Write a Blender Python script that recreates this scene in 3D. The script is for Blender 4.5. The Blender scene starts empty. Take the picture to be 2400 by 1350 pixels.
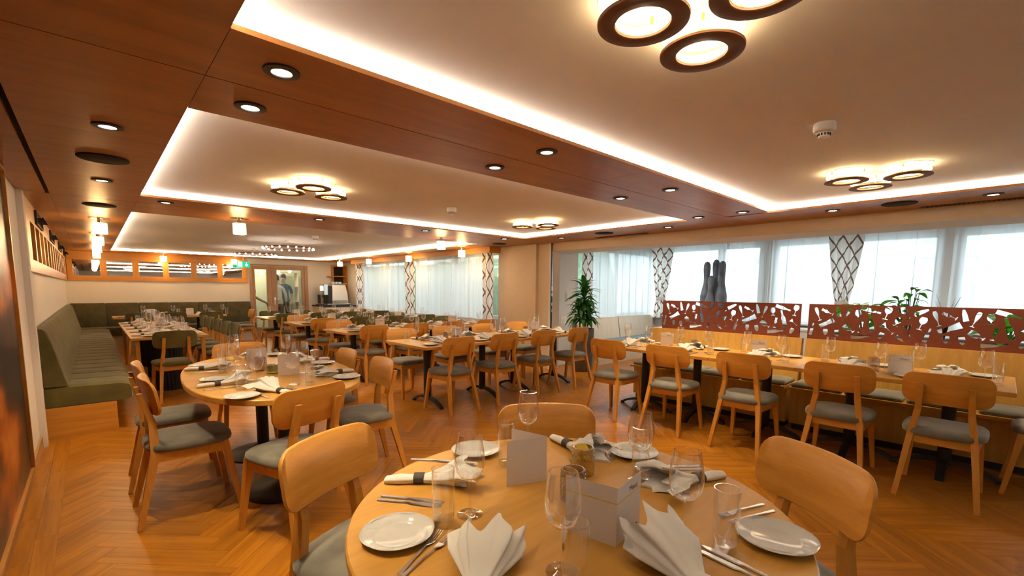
import bpy, bmesh, math, random
from math import sin, cos, pi, radians, sqrt, atan2
from mathutils import Vector, Matrix
random.seed(7)
SC = bpy.context.scene
COL = SC.collection

# ---------------------------------------------------------------- camera
F_PX, CY_PX, YAW, PITCH, ROLL = 1062.75, 788.99, radians(42.735), radians(5.9495), radians(-.403)
HC = 1.38
fw = Vector((sin(YAW)*cos(PITCH), cos(YAW)*cos(PITCH), -sin(PITCH)))
rt = Vector((cos(YAW), -sin(YAW), 0)); dn = fw.cross(rt)
r2 = cos(ROLL)*rt + sin(ROLL)*dn; d2 = -sin(ROLL)*rt + cos(ROLL)*dn
cam = bpy.data.objects.new('camera', bpy.data.cameras.new('camera')); COL.objects.link(cam)
up = -d2; bk = -fw
cam.matrix_world = Matrix(((r2.x, up.x, bk.x, 0), (r2.y, up.y, bk.y, 0), (r2.z, up.z, bk.z, HC), (0, 0, 0, 1)))
cam.data.sensor_width = 36; cam.data.lens = F_PX/2400*36
cam.data.shift_y = (CY_PX-675)/2400; cam.data.clip_start = .03; cam.data.clip_end = 300
SC.camera = cam

# ---------------------------------------------------------------- world, exposure
W = bpy.data.worlds.new('overcast_sky'); SC.world = W; W.use_nodes = True
bg = W.node_tree.nodes['Background']
bg.inputs[0].default_value = (.80, .92, 1.0, 1); bg.inputs[1].default_value = 3.9
SC.view_settings.view_transform = 'Standard'; SC.view_settings.look = 'None'
SC.view_settings.exposure = 0.42; SC.view_settings.gamma = 1.0; SC.view_settings.use_curve_mapping = False
SC.cycles.use_denoising = True
SC.cycles.transparent_max_bounces = 16; SC.cycles.max_bounces = 4; SC.cycles.diffuse_bounces = 3; SC.cycles.glossy_bounces = 3
SC.cycles.use_adaptive_sampling = True; SC.cycles.adaptive_threshold = .2
SC.cycles.sample_clamp_indirect = 12; SC.cycles.caustics_reflective = False; SC.cycles.caustics_refractive = False
WARM = (1.0, .79, .49)
SPOT_W, CUBE_W = 46.0, 7.0
LED_E, RING_E, CUBE_E, SPOT_E = 11.5, 10.0, 10.0, 20.0

def portal(loc, rot, sx, sy):                      # guides daylight sampling through a window opening
    l = bpy.data.lights.new('window_portal', 'AREA'); l.shape = 'RECTANGLE'; l.size = sx; l.size_y = sy
    l.cycles.is_portal = True
    o = bpy.data.objects.new('window_portal', l); COL.objects.link(o); o.location = loc; o.rotation_euler = rot
portal((9.72, 1.0, 1.6), (0, pi/2, 0), 1.6, 8.6)
portal((5.98, 9.6, 1.5), (0, pi/2, 0), 1.5, 6.0)
portal((8.1, 5.75, 1.5), (-pi/2, 0, 0), 2.6, 1.5)

# ---------------------------------------------------------------- materials
def new_mat(name):
    m = bpy.data.materials.new(name); m.use_nodes = True
    nt = m.node_tree; b = nt.nodes['Principled BSDF']; return m, nt, b
def plain(name, col, rough=.5, metal=0, noise=0, nscale=40, bump=0, sheen=0, spec=.5, coord='Object'):
    m, nt, b = new_mat(name)
    b.inputs['Base Color'].default_value = (*col, 1); b.inputs['Roughness'].default_value = rough
    b.inputs['Metallic'].default_value = metal; b.inputs['Specular IOR Level'].default_value = spec
    if sheen: b.inputs['Sheen Weight'].default_value = sheen
    if noise or bump:
        tc = nt.nodes.new('ShaderNodeTexCoord'); n = nt.nodes.new('ShaderNodeTexNoise')
        n.inputs['Scale'].default_value = nscale; n.inputs['Detail'].default_value = 3
        nt.links.new(tc.outputs[coord], n.inputs['Vector'])
        if noise:
            r = nt.nodes.new('ShaderNodeValToRGB')
            r.color_ramp.elements[0].position = .3; r.color_ramp.elements[1].position = .7
            r.color_ramp.elements[0].color = (*[c*(1-noise) for c in col], 1); r.color_ramp.elements[1].color = (*[min(1, c*(1+noise)) for c in col], 1)
            nt.links.new(n.outputs[0], r.inputs[0]); nt.links.new(r.outputs[0], b.inputs['Base Color'])
        if bump:
            bp = nt.nodes.new('ShaderNodeBump'); bp.inputs['Strength'].default_value = bump; bp.inputs['Distance'].default_value = .002
            nt.links.new(n.outputs[0], bp.inputs['Height']); nt.links.new(bp.outputs[0], b.inputs['Normal'])
    return m
def wood(name, light, dark, axis='X', scale=9, stretch=14, rough=.4, vary=.12, island=False, coat=0, spec=.4):
    m, nt, b = new_mat(name); N = nt.nodes.new; L = nt.links.new
    tc = N('ShaderNodeTexCoord'); mp = N('ShaderNodeMapping')
    s = [scale]*3; s['XYZ'.index(axis)] = scale/stretch
    mp.inputs['Scale'].default_value = s; L(tc.outputs['Object'], mp.inputs['Vector'])
    n = N('ShaderNodeTexNoise'); n.inputs['Scale'].default_value = 2.2; n.inputs['Detail'].default_value = 4; n.inputs['Distortion'].default_value = .6
    L(mp.outputs[0], n.inputs['Vector'])
    n2 = N('ShaderNodeTexNoise'); n2.inputs['Scale'].default_value = 14; n2.inputs['Detail'].default_value = 3; L(mp.outputs[0], n2.inputs['Vector'])
    mx = N('ShaderNodeMath'); mx.operation = 'MULTIPLY_ADD'; mx.inputs[1].default_value = .35
    L(n2.outputs[0], mx.inputs[0]); L(n.outputs[0], mx.inputs[2])
    r = N('ShaderNodeValToRGB'); e = r.color_ramp.elements
    e[0].position = .42; e[0].color = (*dark, 1); e[1].position = .86; e[1].color = (*light, 1)
    L(mx.outputs[0], r.inputs[0])
    hsv = N('ShaderNodeHueSaturation')
    if island: src = N('ShaderNodeNewGeometry').outputs['Random Per Island']
    else: src = N('ShaderNodeObjectInfo').outputs['Random']
    ma = N('ShaderNodeMapRange'); ma.inputs['To Min'].default_value = 1-vary; ma.inputs['To Max'].default_value = 1+vary*.8
    L(src, ma.inputs[0]); L(ma.outputs[0], hsv.inputs['Value']); L(r.outputs[0], hsv.inputs['Color'])
    # offset the grain from piece to piece
    vm = N('ShaderNodeVectorMath'); vm.operation = 'SCALE'; vm.inputs[0].default_value = (31, 17, 23); L(src, vm.inputs['Scale'])
    L(vm.outputs[0], mp.inputs['Location'])
    L(hsv.outputs[0], b.inputs['Base Color']); b.inputs['Roughness'].default_value = rough
    b.inputs['Specular IOR Level'].default_value = spec
    if coat: b.inputs['Coat Weight'].default_value = coat; b.inputs['Coat Roughness'].default_value = .15
    return m
def emit(name, col, strength):
    m, nt, b = new_mat(name)
    b.inputs['Base Color'].default_value = (*col, 1); b.inputs['Emission Color'].default_value = (*col, 1)
    b.inputs['Emission Strength'].default_value = strength; return m
def thin_glass(name, tint=(1, 1, 1), body=0.03, rough=.02, edge=1.0):
    m = bpy.data.materials.new(name); m.use_nodes = True; nt = m.node_tree; nt.nodes.clear()
    N = nt.nodes.new; L = nt.links.new
    out = N('ShaderNodeOutputMaterial'); tr = N('ShaderNodeBsdfTransparent'); tr.inputs[0].default_value = (*tint, 1)
    gl = N('ShaderNodeBsdfGlossy'); gl.inputs['Roughness'].default_value = rough; gl.inputs[0].default_value = (1, 1, 1, 1)
    fr = N('ShaderNodeLayerWeight'); fr.inputs[0].default_value = .5
    pw = N('ShaderNodeMath'); pw.operation = 'POWER'; pw.inputs[1].default_value = 2.1; L(fr.outputs['Facing'], pw.inputs[0])
    mu = N('ShaderNodeMath'); mu.operation = 'MULTIPLY_ADD'; mu.inputs[1].default_value = edge; mu.inputs[2].default_value = body; mu.use_clamp = True
    L(pw.outputs[0], mu.inputs[0]); mix = N('ShaderNodeMixShader'); L(mu.outputs[0], mix.inputs[0]); L(tr.outputs[0], mix.inputs[1]); L(gl.outputs[0], mix.inputs[2])
    L(mix.outputs[0], out.inputs[0]); return m
def cloth_sheer(name, col, transp):
    m = bpy.data.materials.new(name); m.use_nodes = True; nt = m.node_tree; nt.nodes.clear()
    N = nt.nodes.new; L = nt.links.new
    out = N('ShaderNodeOutputMaterial'); tr = N('ShaderNodeBsdfTransparent'); tl = N('ShaderNodeBsdfTranslucent'); df = N('ShaderNodeBsdfDiffuse')
    tl.inputs[0].default_value = (*col, 1); df.inputs[0].default_value = (*col, 1)
    m1 = N('ShaderNodeMixShader'); m1.inputs[0].default_value = .45; L(tl.outputs[0], m1.inputs[1]); L(df.outputs[0], m1.inputs[2])
    m2 = N('ShaderNodeMixShader'); m2.inputs[0].default_value = transp; L(m1.outputs[0], m2.inputs[1]); L(tr.outputs[0], m2.inputs[2])
    L(m2.outputs[0], out.inputs[0]); return m
def cloth_lattice(name):
    m = bpy.data.materials.new(name); m.use_nodes = True; nt = m.node_tree; nt.nodes.clear()
    N = nt.nodes.new; L = nt.links.new
    def mth(op, a, b=None):
        n = N('ShaderNodeMath'); n.operation = op
        for i, v in enumerate((a, b)):
            if v is None: continue
            if isinstance(v, (int, float)): n.inputs[i].default_value = v
            else: L(v, n.inputs[i])
        return n.outputs[0]
    out = N('ShaderNodeOutputMaterial'); uv = N('ShaderNodeUVMap'); sp = N('ShaderNodeSeparateXYZ'); L(uv.outputs[0], sp.inputs[0])
    a = mth('DIVIDE', sp.outputs[0], .25); c = mth('DIVIDE', sp.outputs[1], .33)
    f1 = mth('ABSOLUTE', mth('SUBTRACT', mth('FRACT', mth('ADD', a, c)), .5)); f2 = mth('ABSOLUTE', mth('SUBTRACT', mth('FRACT', mth('SUBTRACT', a, c)), .5))
    ln = mth('LESS_THAN', mth('MINIMUM', f1, f2), .072)
    mc = N('ShaderNodeMix'); mc.data_type = 'RGBA'; L(ln, mc.inputs[0]); mc.inputs[6].default_value = (.80, .77, .72, 1); mc.inputs[7].default_value = (.19, .11, .085, 1)
    tl = N('ShaderNodeBsdfTranslucent'); df = N('ShaderNodeBsdfDiffuse'); L(mc.outputs[2], tl.inputs[0]); L(mc.outputs[2], df.inputs[0])
    m1 = N('ShaderNodeMixShader'); m1.inputs[0].default_value = .62; L(tl.outputs[0], m1.inputs[1]); L(df.outputs[0], m1.inputs[2]); L(m1.outputs[0], out.inputs[0])
    return m
M = {}
M['oak'] = wood('oak_veneer', (.68, .315, .055), (.53, .225, .034), 'X', 10, 16, .36, .07)
M['oak_z'] = wood('oak_solid', (.65, .295, .05), (.50, .21, .03), 'Z', 12, 14, .4, .07)
M['oak_top'] = wood('oak_tabletop', (.64, .335, .065), (.50, .245, .036), 'X', 4, 12, .36, .05, spec=.38)
M['oak_y'] = wood('oak_bench', (.64, .35, .075), (.52, .27, .05), 'Z', 9, 14, .42, .05)
M['oak_pale'] = wood('oak_pale', (.80, .70, .56), (.72, .62, .48), 'Z', 9, 14, .45, .03)
M['plank'] = wood('oak_plank', (.47, .182, .014), (.255, .084, .006), 'X', 10, 18, .34, .13, spec=.3)
M['plank_i'] = wood('oak_plank_joined', (.46, .178, .015), (.255, .084, .006), 'X', 9, 3, .34, .13, island=True, spec=.3)
M['ceil_wood'] = wood('ceiling_oak', (.44, .18, .045), (.30, .115, .026), 'X', 5, 10, .38, .05)
M['frieze'] = wood('frieze_oak', (.60, .27, .05), (.46, .19, .03), 'Y', 6, 12, .34, .04)
M['frieze_x'] = wood('frieze_oak_across', (.60, .27, .05), (.46, .19, .03), 'X', 6, 12, .34, .04)
M['white_ceiling'] = plain('white_plaster_ceiling', (.79, .79, .81), .75, noise=.015, nscale=3)
M['wall'] = plain('cream_wall', (.80, .75, .67), .8, nscale=160, noise=.02)
M['wall_tan'] = plain('tan_panel', (.70, .56, .40), .6, noise=.02, nscale=8)
M['door_wood'] = wood('door_oak', (.46, .27, .15), (.38, .21, .11), 'Z', 8, 12, .45, .03)
M['wall_white'] = plain('white_wall', (.82, .80, .76), .8, nscale=160)
M['subfloor'] = plain('dark_floor_joint', (.10, .05, .02), .8)
M['base'] = wood('baseboard_oak', (.56, .32, .13), (.42, .22, .08), 'Y', 8, 12, .45, .03)
M['olive'] = plain('olive_velvet', (.115, .095, .022), .85, noise=.32, nscale=6, sheen=.2)
M['olive_dark'] = plain('dark_olive_velvet', (.075, .060, .020), .85, noise=.28, nscale=7, sheen=.2)
M['seat'] = plain('grey_green_velour', (.155, .145, .112), .8, noise=.26, nscale=9, sheen=.3)
M['cushion'] = plain('grey_cushion', (.16, .155, .125), .85, noise=.22, nscale=10, sheen=.3)
M['cushion_blue'] = plain('blue_grey_cushion', (.22, .26, .27), .85, noise=.18, nscale=10)
M['black'] = plain('black_powder_coat', (.012, .012, .014), .5)
M['black_soft'] = plain('black_grille', (.015, .013, .012), .9)
M['rust'] = plain('red_brown_panel', (.20, .042, .016), .65, noise=.07, nscale=30)
M['copper'] = plain('brown_leather_ring', (.15, .055, .03), .6, noise=.08, nscale=40)
M['steel'] = plain('polished_steel', (.82, .79, .75), .24, 1)
M['chrome'] = plain('chrome', (.85, .84, .82), .08, 1)
M['mirror'] = plain('mirror_glass', (.86, .86, .84), .01, 1)
M['brass'] = plain('brass', (.70, .43, .12), .3, 1)
M['china'] = plain('white_china', (.58, .565, .53), .12)
M['china_blue'] = plain('blue_grey_rim_print', (.52, .56, .55), .14)
M['linen'] = plain('white_linen', (.74, .71, .66), .9, bump=.25, nscale=260, sheen=.2)
M['leather'] = plain('dark_grey_leather', (.055, .045, .038), .6)
M['paper'] = plain('menu_paper', (.78, .71, .67), .7)
M['ink'] = plain('grey_violet_ink', (.10, .09, .14), .7)
M['gold_ink'] = plain('yellow_ink', (.75, .50, .03), .6)
M['glass'] = thin_glass('clear_glass', (.975, .975, .97), .085, .02, 1.0)
M['pane'] = thin_glass('window_pane', (.95, .98, .98), .01, .0, .6)
M['door_pane'] = thin_glass('door_pane', (.90, .93, .88), .03, .02, 1.0)
M['amber'] = thin_glass('amber_bobbled_glass', (.90, .80, .30), .16, .12, .8)
M['smoke'] = thin_glass('smoke_bobbled_glass', (.74, .69, .63), .14, .1, .8)
M['green_glass'] = thin_glass('green_bobbled_glass', (.66, .68, .42), .14, .1, .8)
M['violet_glass'] = thin_glass('pink_grey_bobbled_glass', (.86, .80, .77), .16, .1, .8)
M['sheer'] = cloth_sheer('sheer_curtain', (.84, .88, .90), .20)
M['lattice'] = cloth_lattice('lattice_curtain')
M['led'] = emit('led_strip', (1.0, .86, .68), LED_E)
M['ring_glow'] = emit('crystal_ring_glow', (1.0, .68, .32), RING_E)
M['cube_glow'] = emit('crystal_shade_glow', (1.0, .66, .28), CUBE_E)
M['spot_glow'] = emit('spot_lens', (1.0, .78, .55), SPOT_E)
M['bulb'] = emit('tiny_bulb', (1.0, .84, .62), 75)
M['plastic'] = plain('white_plastic', (.80, .78, .73), .4)
M['frame_white'] = plain('white_window_frame', (.74, .76, .75), .45)
M['sign_green'] = emit('sign_green', (.0, .42, .22), .9)
M['sign_white'] = emit('sign_white', (.9, 1, .95), 1.0)
M['pot'] = plain('grey_stone_pot', (.13, .12, .11), .85, noise=.25, nscale=14, bump=.4)
M['soil'] = plain('dark_soil', (.05, .03, .02), .95, noise=.4, nscale=40)
def leaf_mat(name, col, tl):
    m = plain(name, col, .4, noise=.25, nscale=12); nt = m.node_tree; b = nt.nodes['Principled BSDF']; out = nt.nodes['Material Output']
    t = nt.nodes.new('ShaderNodeBsdfTranslucent'); t.inputs[0].default_value = (*tl, 1); x = nt.nodes.new('ShaderNodeMixShader'); x.inputs[0].default_value = .4
    nt.links.new(b.outputs[0], x.inputs[1]); nt.links.new(t.outputs[0], x.inputs[2]); nt.links.new(x.outputs[0], out.inputs[0]); return m
M['leaf'] = leaf_mat('dark_green_leaf', (.03, .13, .02), (.05, .25, .02))
M['leaf_light'] = leaf_mat('bright_green_leaf', (.06, .32, .03), (.12, .60, .04))
M['stem'] = plain('pale_green_stem', (.12, .17, .05), .6)
M['sculpt'] = plain('dark_blue_grey_stone', (.13, .165, .22), .5, noise=.45, nscale=5)
M['grass_blade'] = plain('dark_purple_grass', (.03, .02, .03), .6)

# ---------------------------------------------------------------- mesh helpers
class MB:
    def __init__(s): s.v = []; s.f = []
    def box(s, x0, x1, y0, y1, z0, z1):
        i = len(s.v); s.v += [(x, y, z) for z in (z0, z1) for y in (y0, y1) for x in (x0, x1)]
        s.f += [(i, i+2, i+3, i+1), (i+4, i+5, i+7, i+6), (i, i+1, i+5, i+4), (i+2, i+6, i+7, i+3), (i, i+4, i+6, i+2), (i+1, i+3, i+7, i+5)]; return s
    def loft(s, rings, cap0=True, cap1=True, closed=True):
        i = len(s.v); n = len(rings[0])
        for r in rings: s.v += [tuple(p) for p in r]
        for k in range(len(rings)-1):
            a = i+k*n; b = a+n
            for j in range(n if closed else n-1):
                j2 = (j+1) % n; s.f.append((a+j, a+j2, b+j2, b+j))
        if cap0: s.f.append(tuple(i+j for j in reversed(range(n))))
        if cap1: s.f.append(tuple(i+(len(rings)-1)*n+j for j in range(n)))
        return s
    def lathe(s, prof, seg=24, c=(0, 0, 0), cap0=False, cap1=False):
        return s.loft([[(c[0]+r*cos(2*pi*j/seg), c[1]+r*sin(2*pi*j/seg), c[2]+z) for j in range(seg)] for r, z in prof], cap0, cap1)
    def tube(s, path, rad, seg=8, caps=True):
        path = [Vector(p) for p in path]; rings = []
        if not hasattr(rad, '__len__'): rad = [rad]*len(path)
        for k, p in enumerate(path):
            d = (path[min(k+1, len(path)-1)]-path[max(k-1, 0)]).normalized()
            u = d.cross(Vector((0, 0, 1)) if abs(d.z) < .9 else Vector((1, 0, 0))).normalized(); w = d.cross(u)
            rings.append([p+(u*cos(2*pi*j/seg)+w*sin(2*pi*j/seg))*rad[k] for j in range(seg)])
        return s.loft(rings, caps, caps)
    def bar(s, pts, sizes):                        # rectangular section (x size, y size) swept through points
        rings = []
        for (x, y, z), (a, b) in zip(pts, sizes):
            rings.append([(x-a/2, y-b/2, z), (x+a/2, y-b/2, z), (x+a/2, y+b/2, z), (x-a/2, y+b/2, z)])
        return s.loft(rings)
    def slab(s, outline, z0, z1, ch=.004):         # outline with chamfered edges
        cx = sum(p[0] for p in outline)/len(outline); cy = sum(p[1] for p in outline)/len(outline)
        def ins(d): return [(cx+(x-cx)*(1-d/max(.05, abs(x-cx)+abs(y-cy))), cy+(y-cy)*(1-d/max(.05, abs(x-cx)+abs(y-cy)))) for x, y in outline]
        a = ins(ch*1.4)
        return s.loft([[(x, y, z0) for x, y in a], [(x, y, z0+ch) for x, y in outline], [(x, y, z1-ch) for x, y in outline], [(x, y, z1) for x, y in a]])
    def mesh(s, name, mat, smooth=False, ang=38, uv=None):
        me = bpy.data.meshes.new(name); me.from_pydata(s.v, [], s.f); me.update()
        if mat is not None: me.materials.append(M[mat] if isinstance(mat, str) else mat)
        bm = bmesh.new(); bm.from_mesh(me); bmesh.ops.recalc_face_normals(bm, faces=bm.faces); bm.to_mesh(me); bm.free()
        if smooth:
            for p in me.polygons: p.use_smooth = True
            try: me.set_sharp_from_angle(angle=radians(ang))
            except Exception: pass
        return me
def rrect(x0, x1, y0, y1, r, n=5):
    out = []
    for cx, cy, a0 in ((x1-r, y1-r, 0), (x0+r, y1-r, 90), (x0+r, y0+r, 180), (x1-r, y0+r, 270)):
        for k in range(n+1):
            a = radians(a0+90*k/n); out.append((cx+r*cos(a), cy+r*sin(a)))
    return out
def link(me, name, parent=None, loc=(0, 0, 0), rz=0):
    o = bpy.data.objects.new(name, me); COL.objects.link(o); o.location = loc; o.rotation_euler = (0, 0, rz)
    if parent is not None: o.parent = parent
    return o
def tag(o, label, cat, group=None):
    o['label'] = label; o['category'] = cat
    if group: o['group'] = group
    return o
def empty(name, loc=(0, 0, 0), rz=0):
    o = bpy.data.objects.new(name, None); COL.objects.link(o); o.location = loc; o.rotation_euler = (0, 0, rz); o.empty_display_size = .1; return o
def thing(name, label, cat, loc=(0, 0, 0), rz=0, group=None): return tag(empty(name, loc, rz), label, cat, group)
def inst(kit, name, label, cat, loc, rz=0, group=None):
    t = thing(name, label, cat, loc, rz, group)
    for part in kit:
        o = link(part[1], part[0], t)
        if len(part) > 2 and part[2]: 
            for sub in part[2]: link(sub[1], sub[0], o)
    return t
def part(mb, name, mat, parent, smooth=False, ang=38): return link(mb.mesh(name, mat, smooth, ang), name, parent)
def struct(o): o['kind'] = 'structure'; return o
def sbox(name, mat, *b): return struct(part(MB().box(*b), name, mat, None))
def facing(dx, dy): return atan2(dy, dx)-pi/2

# ---------------------------------------------------------------- room dimensions
ZW, ZC = 2.1625, 2.225            # wooden soffit, plaster coffers
XL, XR, YB, YF = -.40, 5.80, 13.95, -3.5
XA, YA = 9.5, 5.45                # window alcove
CO = [(.362, 5.05, -3.2, 1.66), (.362, 5.0, 2.50, 5.15), (.365, 4.905, 6.30, 13.45)]

# ---------------------------------------------------------------- floor: herringbone planks on a dark bed
floor = sbox('floor', 'subfloor', XL-.3, XA+.3, YF, YB+3.2, -.05, -.0005)
def clip(poly, a, b, c):           # keep a*x+b*y<=c
    out = []
    for i in range(len(poly)):
        p, q = poly[i], poly[(i+1) % len(poly)]; dp = a*p[0]+b*p[1]-c; dq = a*q[0]+b*q[1]-c
        if dp <= 0: out.append(p)
        if dp*dq < 0: t = dp/(dp-dq); out.append((p[0]+t*(q[0]-p[0]), p[1]+t*(q[1]-p[1])))
    return out
PL, PW, G = .6095, .134, .0006
pieces = []
XH = -.224
for col in range(-3, 16):
    for k in range(-60, 110):
        for ab in (0, 1):
            if ab == 0: u0, u1, v0, v1 = k*PW, k*PW+PL, k*PW, k*PW+PW
            else: u0, u1, v0, v1 = k*PW+PL, k*PW+PL+PW, k*PW+PW-PL, k*PW+PW
            u0 += col*PL; u1 += col*PL; v0 -= col*PL; v1 -= col*PL
            cu, cv = (u0+u1)/2, (v0+v1)/2; cx, cy = (cu-cv)/sqrt(2)+.4435, (cu+cv)/sqrt(2)
            if not(-.7 < cx < 9.9 and -1.2 < cy < YB+.3) or (cx > 6.4 and cy > YA+.4): continue
            poly = [((u-v)/sqrt(2)+.4435, (u+v)/sqrt(2)) for u, v in ((u0+G, v0+G), (u1-G, v0+G), (u1-G, v1-G), (u0+G, v1-G))]
            pc = clip(clip(poly, -1, 0, -XH), 0, 1, YB)
            if len(pc) < 3: continue
            ang = pi/4 if ab == 0 else -pi/4
            whole = len(pc) == 4 and all(abs(a[0]-b[0])+abs(a[1]-b[1]) < 1e-6 for a, b in zip(pc, poly))
            pieces.append((cx, cy, ang, pc, whole))
for by in range(0, 30):            # border boards along the left wall
    for bi, (x0, x1) in enumerate(((XL, -.313), (-.313, XH))):
        y0 = -1.0+by*.6+(.28 if bi else 0)
        if y0 < YB: pieces.append(((x0+x1)/2, y0+.3, pi/2, [(x0+G, y0+G), (x1-G, y0+G), (x1-G, y0+.6-G), (x0+G, y0+.6-G)], False))
def seen(cx, cy):
    d = Vector((cx, cy, -HC)); z = d.dot(fw)
    if z < .3: return -1
    u = 1200+F_PX*d.dot(r2)/z; v = CY_PX+F_PX*d.dot(d2)/z
    if not(-60 < u < 2460 and v < 1430): return -1
    return 1/(z*z*z)
pieces.sort(key=lambda p: -seen(p[0], p[1]))
def plank_mb(poly, cx, cy, ang):
    ca, sa = cos(-ang), sin(-ang)
    loc = [((x-cx)*ca-(y-cy)*sa, (x-cx)*sa+(y-cy)*ca) for x, y in poly]
    return loc
mb = MB(); mb.loft([[(-PL/2+G, -PW/2+G, -.004), (PL/2-G, -PW/2+G, -.004), (PL/2-G, PW/2-G, -.004), (-PL/2+G, PW/2-G, -.004)], [(-PL/2+G, -PW/2+G, 0), (PL/2-G, -PW/2+G, 0), (PL/2-G, PW/2-G, 0), (-PL/2+G, PW/2-G, 0)]])
plank_me = mb.mesh('plank', 'plank')
rest = MB(); restv = []
for i, (cx, cy, ang, pc, whole) in enumerate(pieces):
    if i < 298:
        if whole: o = link(plank_me, 'plank', floor, (cx, cy, .003), ang)
        else:
            l = plank_mb(pc, cx, cy, ang); m2 = MB(); m2.loft([[(x, y, -.003) for x, y in l], [(x, y, 0) for x, y in l]])
            o = link(m2.mesh('plank', 'plank'), 'plank', floor, (cx, cy, .003), ang)
    else:
        rest.loft([[(x, y, 0) for x, y in pc], [(x, y, .003) for x, y in pc]], cap0=False)
o = part(rest, 'plank_field', 'plank_i', floor); o['kind'] = 'stuff'

# ---------------------------------------------------------------- walls
sbox('wall_left', 'wall', XL-.2, XL-.005, YF, YB, 0, ZC+.05)
sbox('wall_front', 'wall', XL-.2, XA+.2, YF-.2, YF, 0, ZC+.3)
w = MB()
w.box(XL-.2, 3.17, YB, YB+.15, 0, ZC+.05); w.box(4.69, 6.3, YB, YB+.15, 0, ZC+.05); w.box(3.17, 4.69, YB, YB+.15, 2.02, ZC+.05)
struct(part(w, 'wall_back', 'wall', None))
sbox('trim_1', 'wall', XL-.01, -.365, 5.48, 5.62, 0, ZW)                      # white pier on the left wall
b = struct(part(MB().box(XL-.004, XL+.012, YF, 5.48, 0, .10), 'baseboard_left', 'base', None))
# ceilings: plaster slab over wooden panels
sbox('ceiling', 'white_ceiling', XL-.2, XR+.2, YF, YB+.1, ZC, ZC+.1)
struct(bpy.data.objects['ceiling'])
cl = bpy.data.objects['ceiling']
def cpanel(x0, x1, y0, y1): part(MB().box(x0+.001, x1-.001, y0+.001, y1-.001, ZW, ZW+.018), 'ceiling_panel', 'ceil_wood', cl)
ys = [(-3.5, -1.0), (-1.0, 1.66), (1.66, 2.08), (2.08, 2.5), (2.5, 5.15), (5.15, 5.565), (5.565, 6.3), (6.3, 9.0), (9.0, 11.3), (11.3, 13.45), (13.45, YB)]
for y0, y1 in ((-3.5, 2.078), (2.082, 5.56), (5.565, YB)): cpanel(-.208, .362, y0, y1)
for y0, y1 in ((-3.5, 2.078), (2.082, 5.56)): cpanel(XL, -.232, y0, y1)
cpanel(XL, -.208, 5.565, YB)
for y0, y1 in ((1.66, 2.078), (2.082, 2.5), (5.15, 5.56), (5.565, 6.3), (13.45, YB)):
    for x0, x1 in ((.362, 2.75), (2.75, 5.0)): cpanel(x0, x1, y0, y1)
for y0, y1 in ((-3.5, 2.078), (2.082, 5.56), (5.565, YB)): cpanel(5.0 if y0 > 0 else 5.05, XR+.05, y0, y1)
part(MB().box(.362, 5.0, -3.5, -3.2, ZW, ZW+.018), 'ceiling_panel', 'ceil_wood', cl)
sv = MB().box(-.232, -.208, YF, 5.56, ZW+.02, ZW+.03); part(sv, 'shadow_slot', 'black_soft', cl)
for i, (x0, x1, y0, y1) in enumerate(CO):                                      # LED coves
    t = .012; z0, z1 = ZW+.020, ZC-.003
    names = ['rear coffer edge', 'window-side coffer edge', 'left coffer edge', 'front coffer edge']
    for nm, bx in zip(names, ((x0, x1, y1, y1+t), (x1, x1+t, y0, y1), (x0-t, x0, y0, y1), (x0, x1, y0-t, y0))):
        o = part(MB().box(bx[0]+.002, bx[1]-.002, bx[2]+.002, bx[3]-.002, z0, z1), 'led_strip', 'led', None)
        tag(o, 'white LED light strip along the %s of the %s ceiling coffer' % (nm.replace(' coffer', ''), ('nearest', 'middle', 'farthest')[i]), 'light strip', 'LED strips round the ceiling coffers')
        # cove behind the strip
# filler above the panels so the coves are closed
for x0, x1, y0, y1 in ((XL, .345, YF, YB), (5.07, XR, YF, YB), (.345, 5.07, 1.68, 2.48), (.345, 5.07, 5.17, 6.28), (.345, 5.07, 13.47, YB)):
    part(MB().box(x0, x1, y0, y1, ZW+.03, ZC), 'soffit_core', 'white_ceiling', cl)

# beam over the alcove, partition, alcove shell
sbox('trim_2', 'wall_tan', XR, 5.81, YF, 5.28, 2.03, ZW+.06)                   # front face of the beam
sbox('trim_3', 'wall_white', 5.81, 6.45, YF, YA, 2.03, 2.45)                   # underside of the beam
pw = struct(part(MB().box(5.70, 5.98, 5.57, 6.56, 0, ZW), 'wall_partition', 'wall_tan', None))
sbox('wall_pier', 'wall_tan', 5.76, 6.02, 5.30, 5.57, 0, ZW)
for x0, x1, mt in ((5.745, 5.76, 'frame_white'), (5.76, 5.785, 'black'), (5.785, 5.80, 'chrome')):
    o = part(MB().box(x0, x1, 5.27, 5.30, 0, ZW), 'partition_track', mt, pw)
aw = MB(); aw.box(5.98, 6.70, YA, YA+.25, 0, 2.45); aw.box(6.70, XA+.2, YA, YA+.25, 0, .84); aw.box(6.70, XA+.2, YA, YA+.25, 2.20, 2.45)
struct(part(aw, 'wall_alcove_end', 'wall_white', None))
ww = MB(); ww.box(XA, XA+.2, YF, YA, 0, .80); ww.box(XA, XA+.2, YF, YA, 2.28, 2.45)
PIERS = [(3.98, 4.06), (2.99, 3.26), (1.86, 1.92), (.49, .74), (-1.6, -1.35)]
for a, c in PIERS: ww.box(XA, XA+.2, a, c, .8, 2.28)
struct(part(ww, 'wall_right', 'wall_white', None))
sbox('ceiling_alcove', 'wall_white', 6.40, XA+.2, YF, YA+.2, 2.42, 2.5)
sbox('trim_4', 'wall_white', XA-.14, XA, YF, YA, .77, .80)                      # sill
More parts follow.
